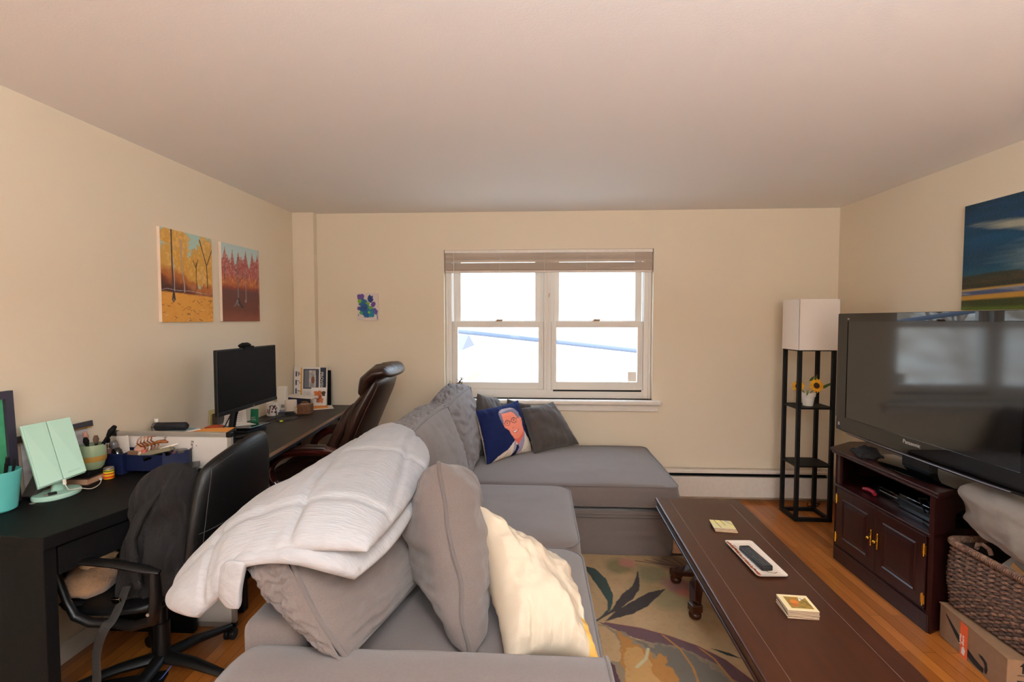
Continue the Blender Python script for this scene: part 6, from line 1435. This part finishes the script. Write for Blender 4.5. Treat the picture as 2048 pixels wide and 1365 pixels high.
part('back_bracket', B().tube([(-1.52, 2.03, .40), (-1.40, 2.03, .385), (-1.34, 2.03, .43), (-1.325, 2.035, .55)], [.03, .03, .03, .02], 8, flat=.4, up=(1, 0, .3)), M_plastic, oc_, smooth=50)
# jacket hung on the near side of the chair back
def jacket_fn(u, v, s_):
    t = (v+1)/2; e = ((1-abs(u)**4)*(1-abs(v)**6))**.5
    w = .075+.05*(1-t)**.6
    y = 1.86+.0*u-.035*t*0; x = -1.465+w*u*.95-.02*(1-t)+.05*t
    fold = .030*nz(u*3+1.6*nz(u*2, t*3, 3), t*4.4, 7)+.016*nz(u*7+t*5, t*6, 2)
    return (x+.015*nz(t*4, u, 5), y+(.045 if s_ < 0 else -.045)*e+fold*s_*e+.12*(u+1)*.5*(.4+.6*t), .43+.53*t-.05*(u*u)*t)
jk = thing('jacket', 'dark crumpled jacket hanging on the black office chair', 'jacket', (-1.47, 1.86, .43))
weld(part('cloth', slab(jacket_fn, 60, 60), M_jacket, jk))
q = B(); sp = catmull([[p, p] for p in [(-1.50, 1.80, .53), (-1.49, 1.735, .46), (-1.50, 1.70, .43), (-1.545, 1.715, .33), (-1.555, 1.72, .2), (-1.585, 1.72, .08), (-1.60, 1.73, .012)]], 40, 2)[:, 0]
q.tube([tuple(p) for p in sp], .017, 8, flat=.15, up=(0, 1, .05))
part('hanging_strap', q, mat('strap_webbing', RGB(32, 28, 26), .8, bump=.3), jk)
part('strap_buckle', B().cbox((-1.502, 1.757, .50), (.035, .008, .03), 0, .4), M_chrome, jk, bevel=.002)
sleeve = B().tube([(-1.43, 1.90, .88), (-1.47, 1.85, .80), (-1.505, 1.83, .70), (-1.49, 1.82, .60), (-1.46, 1.81, .52)], [.02, .03, .028, .034, .022], 14, flat=.6)
part('sleeve', sleeve, M_jacket, jk, smooth=70)
shift_new(SH0, -.02, -.115)
SH0 = set(bpy.data.objects)
# tan cap on the seat
hb = blob((-1.665, 1.935, .575), (.078, .10, .068), 6.6, n=40, amp=.05, folds=3, pw=.9)
cpt = thing('winter_hat', 'tan plush winter hat with cream lining on the black chair seat', 'hat', (-1.665, 1.93, .50))
hc = part('crown', hb, mat('tan_plush', RGB(150, 112, 78), .95, sheen=.5, bump=.6, bump_scale=150, noise_amt=.25, noise_scale=8), cpt); weld(hc)
part('lining', blob((-1.665, 1.95, .642), (.058, .07, .022), 2.2, n=30, amp=.1, folds=5), mat('cream_fleece', RGB(206, 180, 144), .95, bump=.5), cpt, smooth=80)
part('brim', B().tube([(-1.70, 1.845, .520), (-1.66, 1.83, .524), (-1.62, 1.845, .520)], [.012, .018, .012], 10, flat=.5), M_matte, cpt, smooth=60)

shift_new(SH0, -.085, -.150, -.068)
# ------------------------------------------------------------------ brown leather executive chair
ex = thing('executive_chair', 'brown leather executive chair with dark wood arms at far desk', 'chair', (-1.5, 3.28, 0))
EC = (-1.48, 3.28)
star_base(ex, EC, .31, .075, M_cherry, .5)
part('gas_column', B().lathe([(.035, .1), (.035, .28), (.024, .28), (.024, .42)], (*EC, 0), 18), M_plastic, ex, smooth=40)
def eseat(u, v, s_):
    uu, vv = sq(u, v, .4); e = ((1-abs(u)**4)*(1-abs(v)**4))**.5
    tuft = .012*abs(math.sin(v*PI*1.5))
    return (-1.52+.27*uu, 3.28+.27*vv, .49+(.055 if s_ > 0 else -.05)*e+(tuft*e if s_ > 0 else 0)+.01*nz(u*3, v*3, 1)*e-.02*(u < -.7)*(-u-.7))
weld(part('seat', slab(eseat, 40, 40), M_brleath, ex))
def eback(u, v, s_):
    # v up, u across; s>0 rear shell facing +x
    uu, vv = sq(u, v, .25); e = ((1-abs(u)**4)*(1-abs(v)**6))**.5; t = (vv+1)/2
    wd = .275+.025*math.sin(PI*t)-.02*t
    x = -1.31+.285*t-.015*math.sin(PI*t*1.0)+.0; z = .50+.665*t
    lum = .025*nz(u*2, v*3, 4)
    if s_ > 0: return (x+.040*e+.02*(1-u*u)*e, 3.29+wd*uu, z-.015*e)
    puff = (.055+.03*abs(math.sin(PI*t*2.2+.4)))*(1 if t < .7 else max(.15, 1-(t-.7)*4))
    return (x-(puff+lum)*e, 3.29+wd*uu, z+.02*e)
eb = weld(part('backrest', slab(eback, 44, 56), M_brleath, ex))
def ehead(u, v, s_):
    uu, vv = sq(u, v, .35); e = ((1-abs(u)**3.2)*(1-abs(v)**3.2))**.5; t = (vv+1)/2
    # from the front bottom of the head pad over the top to the back edge
    k = min(int(t*5), 4); f_ = t*5-k
    hx = (-1.105, -1.135, -1.115, -1.05, -.99, -.948); hz = (.975, 1.045, 1.125, 1.175, 1.180, 1.155)
    x = hx[k]*(1-f_)+hx[k+1]*f_; z = hz[k]*(1-f_)+hz[k+1]*f_; a = (-.35, -.05, .45, .95, 1.45, 1.8); a = a[k]*(1-f_)+a[k+1]*f_
    nx, nz_ = (-math.cos(a), math.sin(a))
    w = .010*nz(u*10, v*2, 2)*math.exp(-(1-abs(u))*2)+.006*nz(u*14, v*1.5, 9)*(v > .2)
    f = ((.052+w) if s_ > 0 else -.045)*e
    return (x+nx*f, 3.29+.255*uu, z+nz_*f)
hp = weld(part('headrest', slab(ehead, 44, 44), M_brleath, ex))
def ewing(u, v, s_):
    uu, vv = sq(u, v, .4); e = ((1-abs(u)**3)*(1-abs(v)**4))**.5; t = (vv+1)/2
    x = -1.375+.22*t+.0; z = .56+.42*t
    return (x-(.0 if s_ > 0 else 0)+(-.045 if s_ < 0 else .035)*e-.03, 3.10+.055*uu, z)
weld(part('side_bolster', slab(ewing, 24, 30), M_brleath, ex))
def ewing2(u, v, s_): p = ewing(u, v, s_); return (p[0], 6.58-p[1], p[2])
weld(part('side_bolster', slab(ewing2, 24, 30), M_brleath, ex))
# piping seams on the rear shell
for uu in (-.86, .86): child('seam', B().tube([(lambda p: (p[0]+.001, p[1], p[2]))(eback(uu, v, 1)) for v in np.linspace(-.9, .9, 26)], .003, 6), mat('seam_brown', RGB(66, 42, 32), .5), eb, smooth=60)
M_glosswood = mat('gloss_cherry_arm', RGB(58, 20, 14), .12, coat=.8, noise_amt=.15, noise_scale=8)
for sy in (-1, 1):
    y = EC[1]+sy*.31
    aw = part('armrest', B().tube([tuple(p) for p in catmull([[p, p] for p in [(-1.20, y, .66), (-1.30, y+sy*.005, .69), (-1.45, y+sy*.01, .693), (-1.60, y+sy*.01, .672), (-1.69, y, .60), (-1.70, y, .52), (-1.655, y-sy*.01, .455), (-1.55, y-sy*.015, .41), (-1.40, y-sy*.015, .375)]], 40, 2)[:, 0]], .026, 12, flat=1.15), M_glosswood, ex, smooth=70)
    child('arm_pad', B().tube([(-1.60, y+sy*.01, .69), (-1.57, y+sy*.01, .702), (-1.46, y+sy*.01, .716), (-1.34, y+sy*.005, .714), (-1.31, y, .70)], [.018, .03, .031, .030, .018], 12, flat=.6), M_brleath, aw, smooth=70)
part('rear_support', B().tube([(-1.50, 3.28, .42), (-1.36, 3.29, .41), (-1.27, 3.29, .50), (-1.22, 3.29, .62)], .03, 8, flat=.5, up=(1, 0, .3)), M_cherry, ex)
# small furniture glimpsed beyond the black chair
gbn = thing('storage_bin', 'lilac fabric bin on the floor below the far desk', 'bin', (-1.75, 3.0, 0))
part('bin_body', openbox(-1.95, -1.60, 3.55, 3.9, .002, .24, .006, False), mat('lilac_fabric', RGB(150, 150, 176), .9), gbn)
cr = thing('computer_tower', 'black computer case on the floor behind the whiteboard corner', 'computer', (-1.75, 2.6, 0))
part('case', B().box(-1.90, -1.68, 2.50, 2.90, .01, .40), M_matte, cr, bevel=.003)
part('foot', B().box(-1.89, -1.69, 2.52, 2.88, 0, .01), M_plastic, cr)
# cords on the floor near the chair
single('blue_cable', B().tube([tuple(p) for p in catmull([[p, p] for p in [(-1.63, 1.78, .012), (-1.58, 1.86, .01), (-1.555, 1.93, .045), (-1.53, 1.99, .105)]], 20, 2)[:, 0]], .0028, 6), mat('blue_cord', RGB(40, 60, 130), .4), 'thin blue cable running to the base of the black office chair', 'cable', smooth=60)
sheet('flat_board', 'black flat board with a thin silver edge on floor by chair', (-1.72, 1.83, .010), (.34, .12, .018), (0, 0, .32), M_matte, 'board')
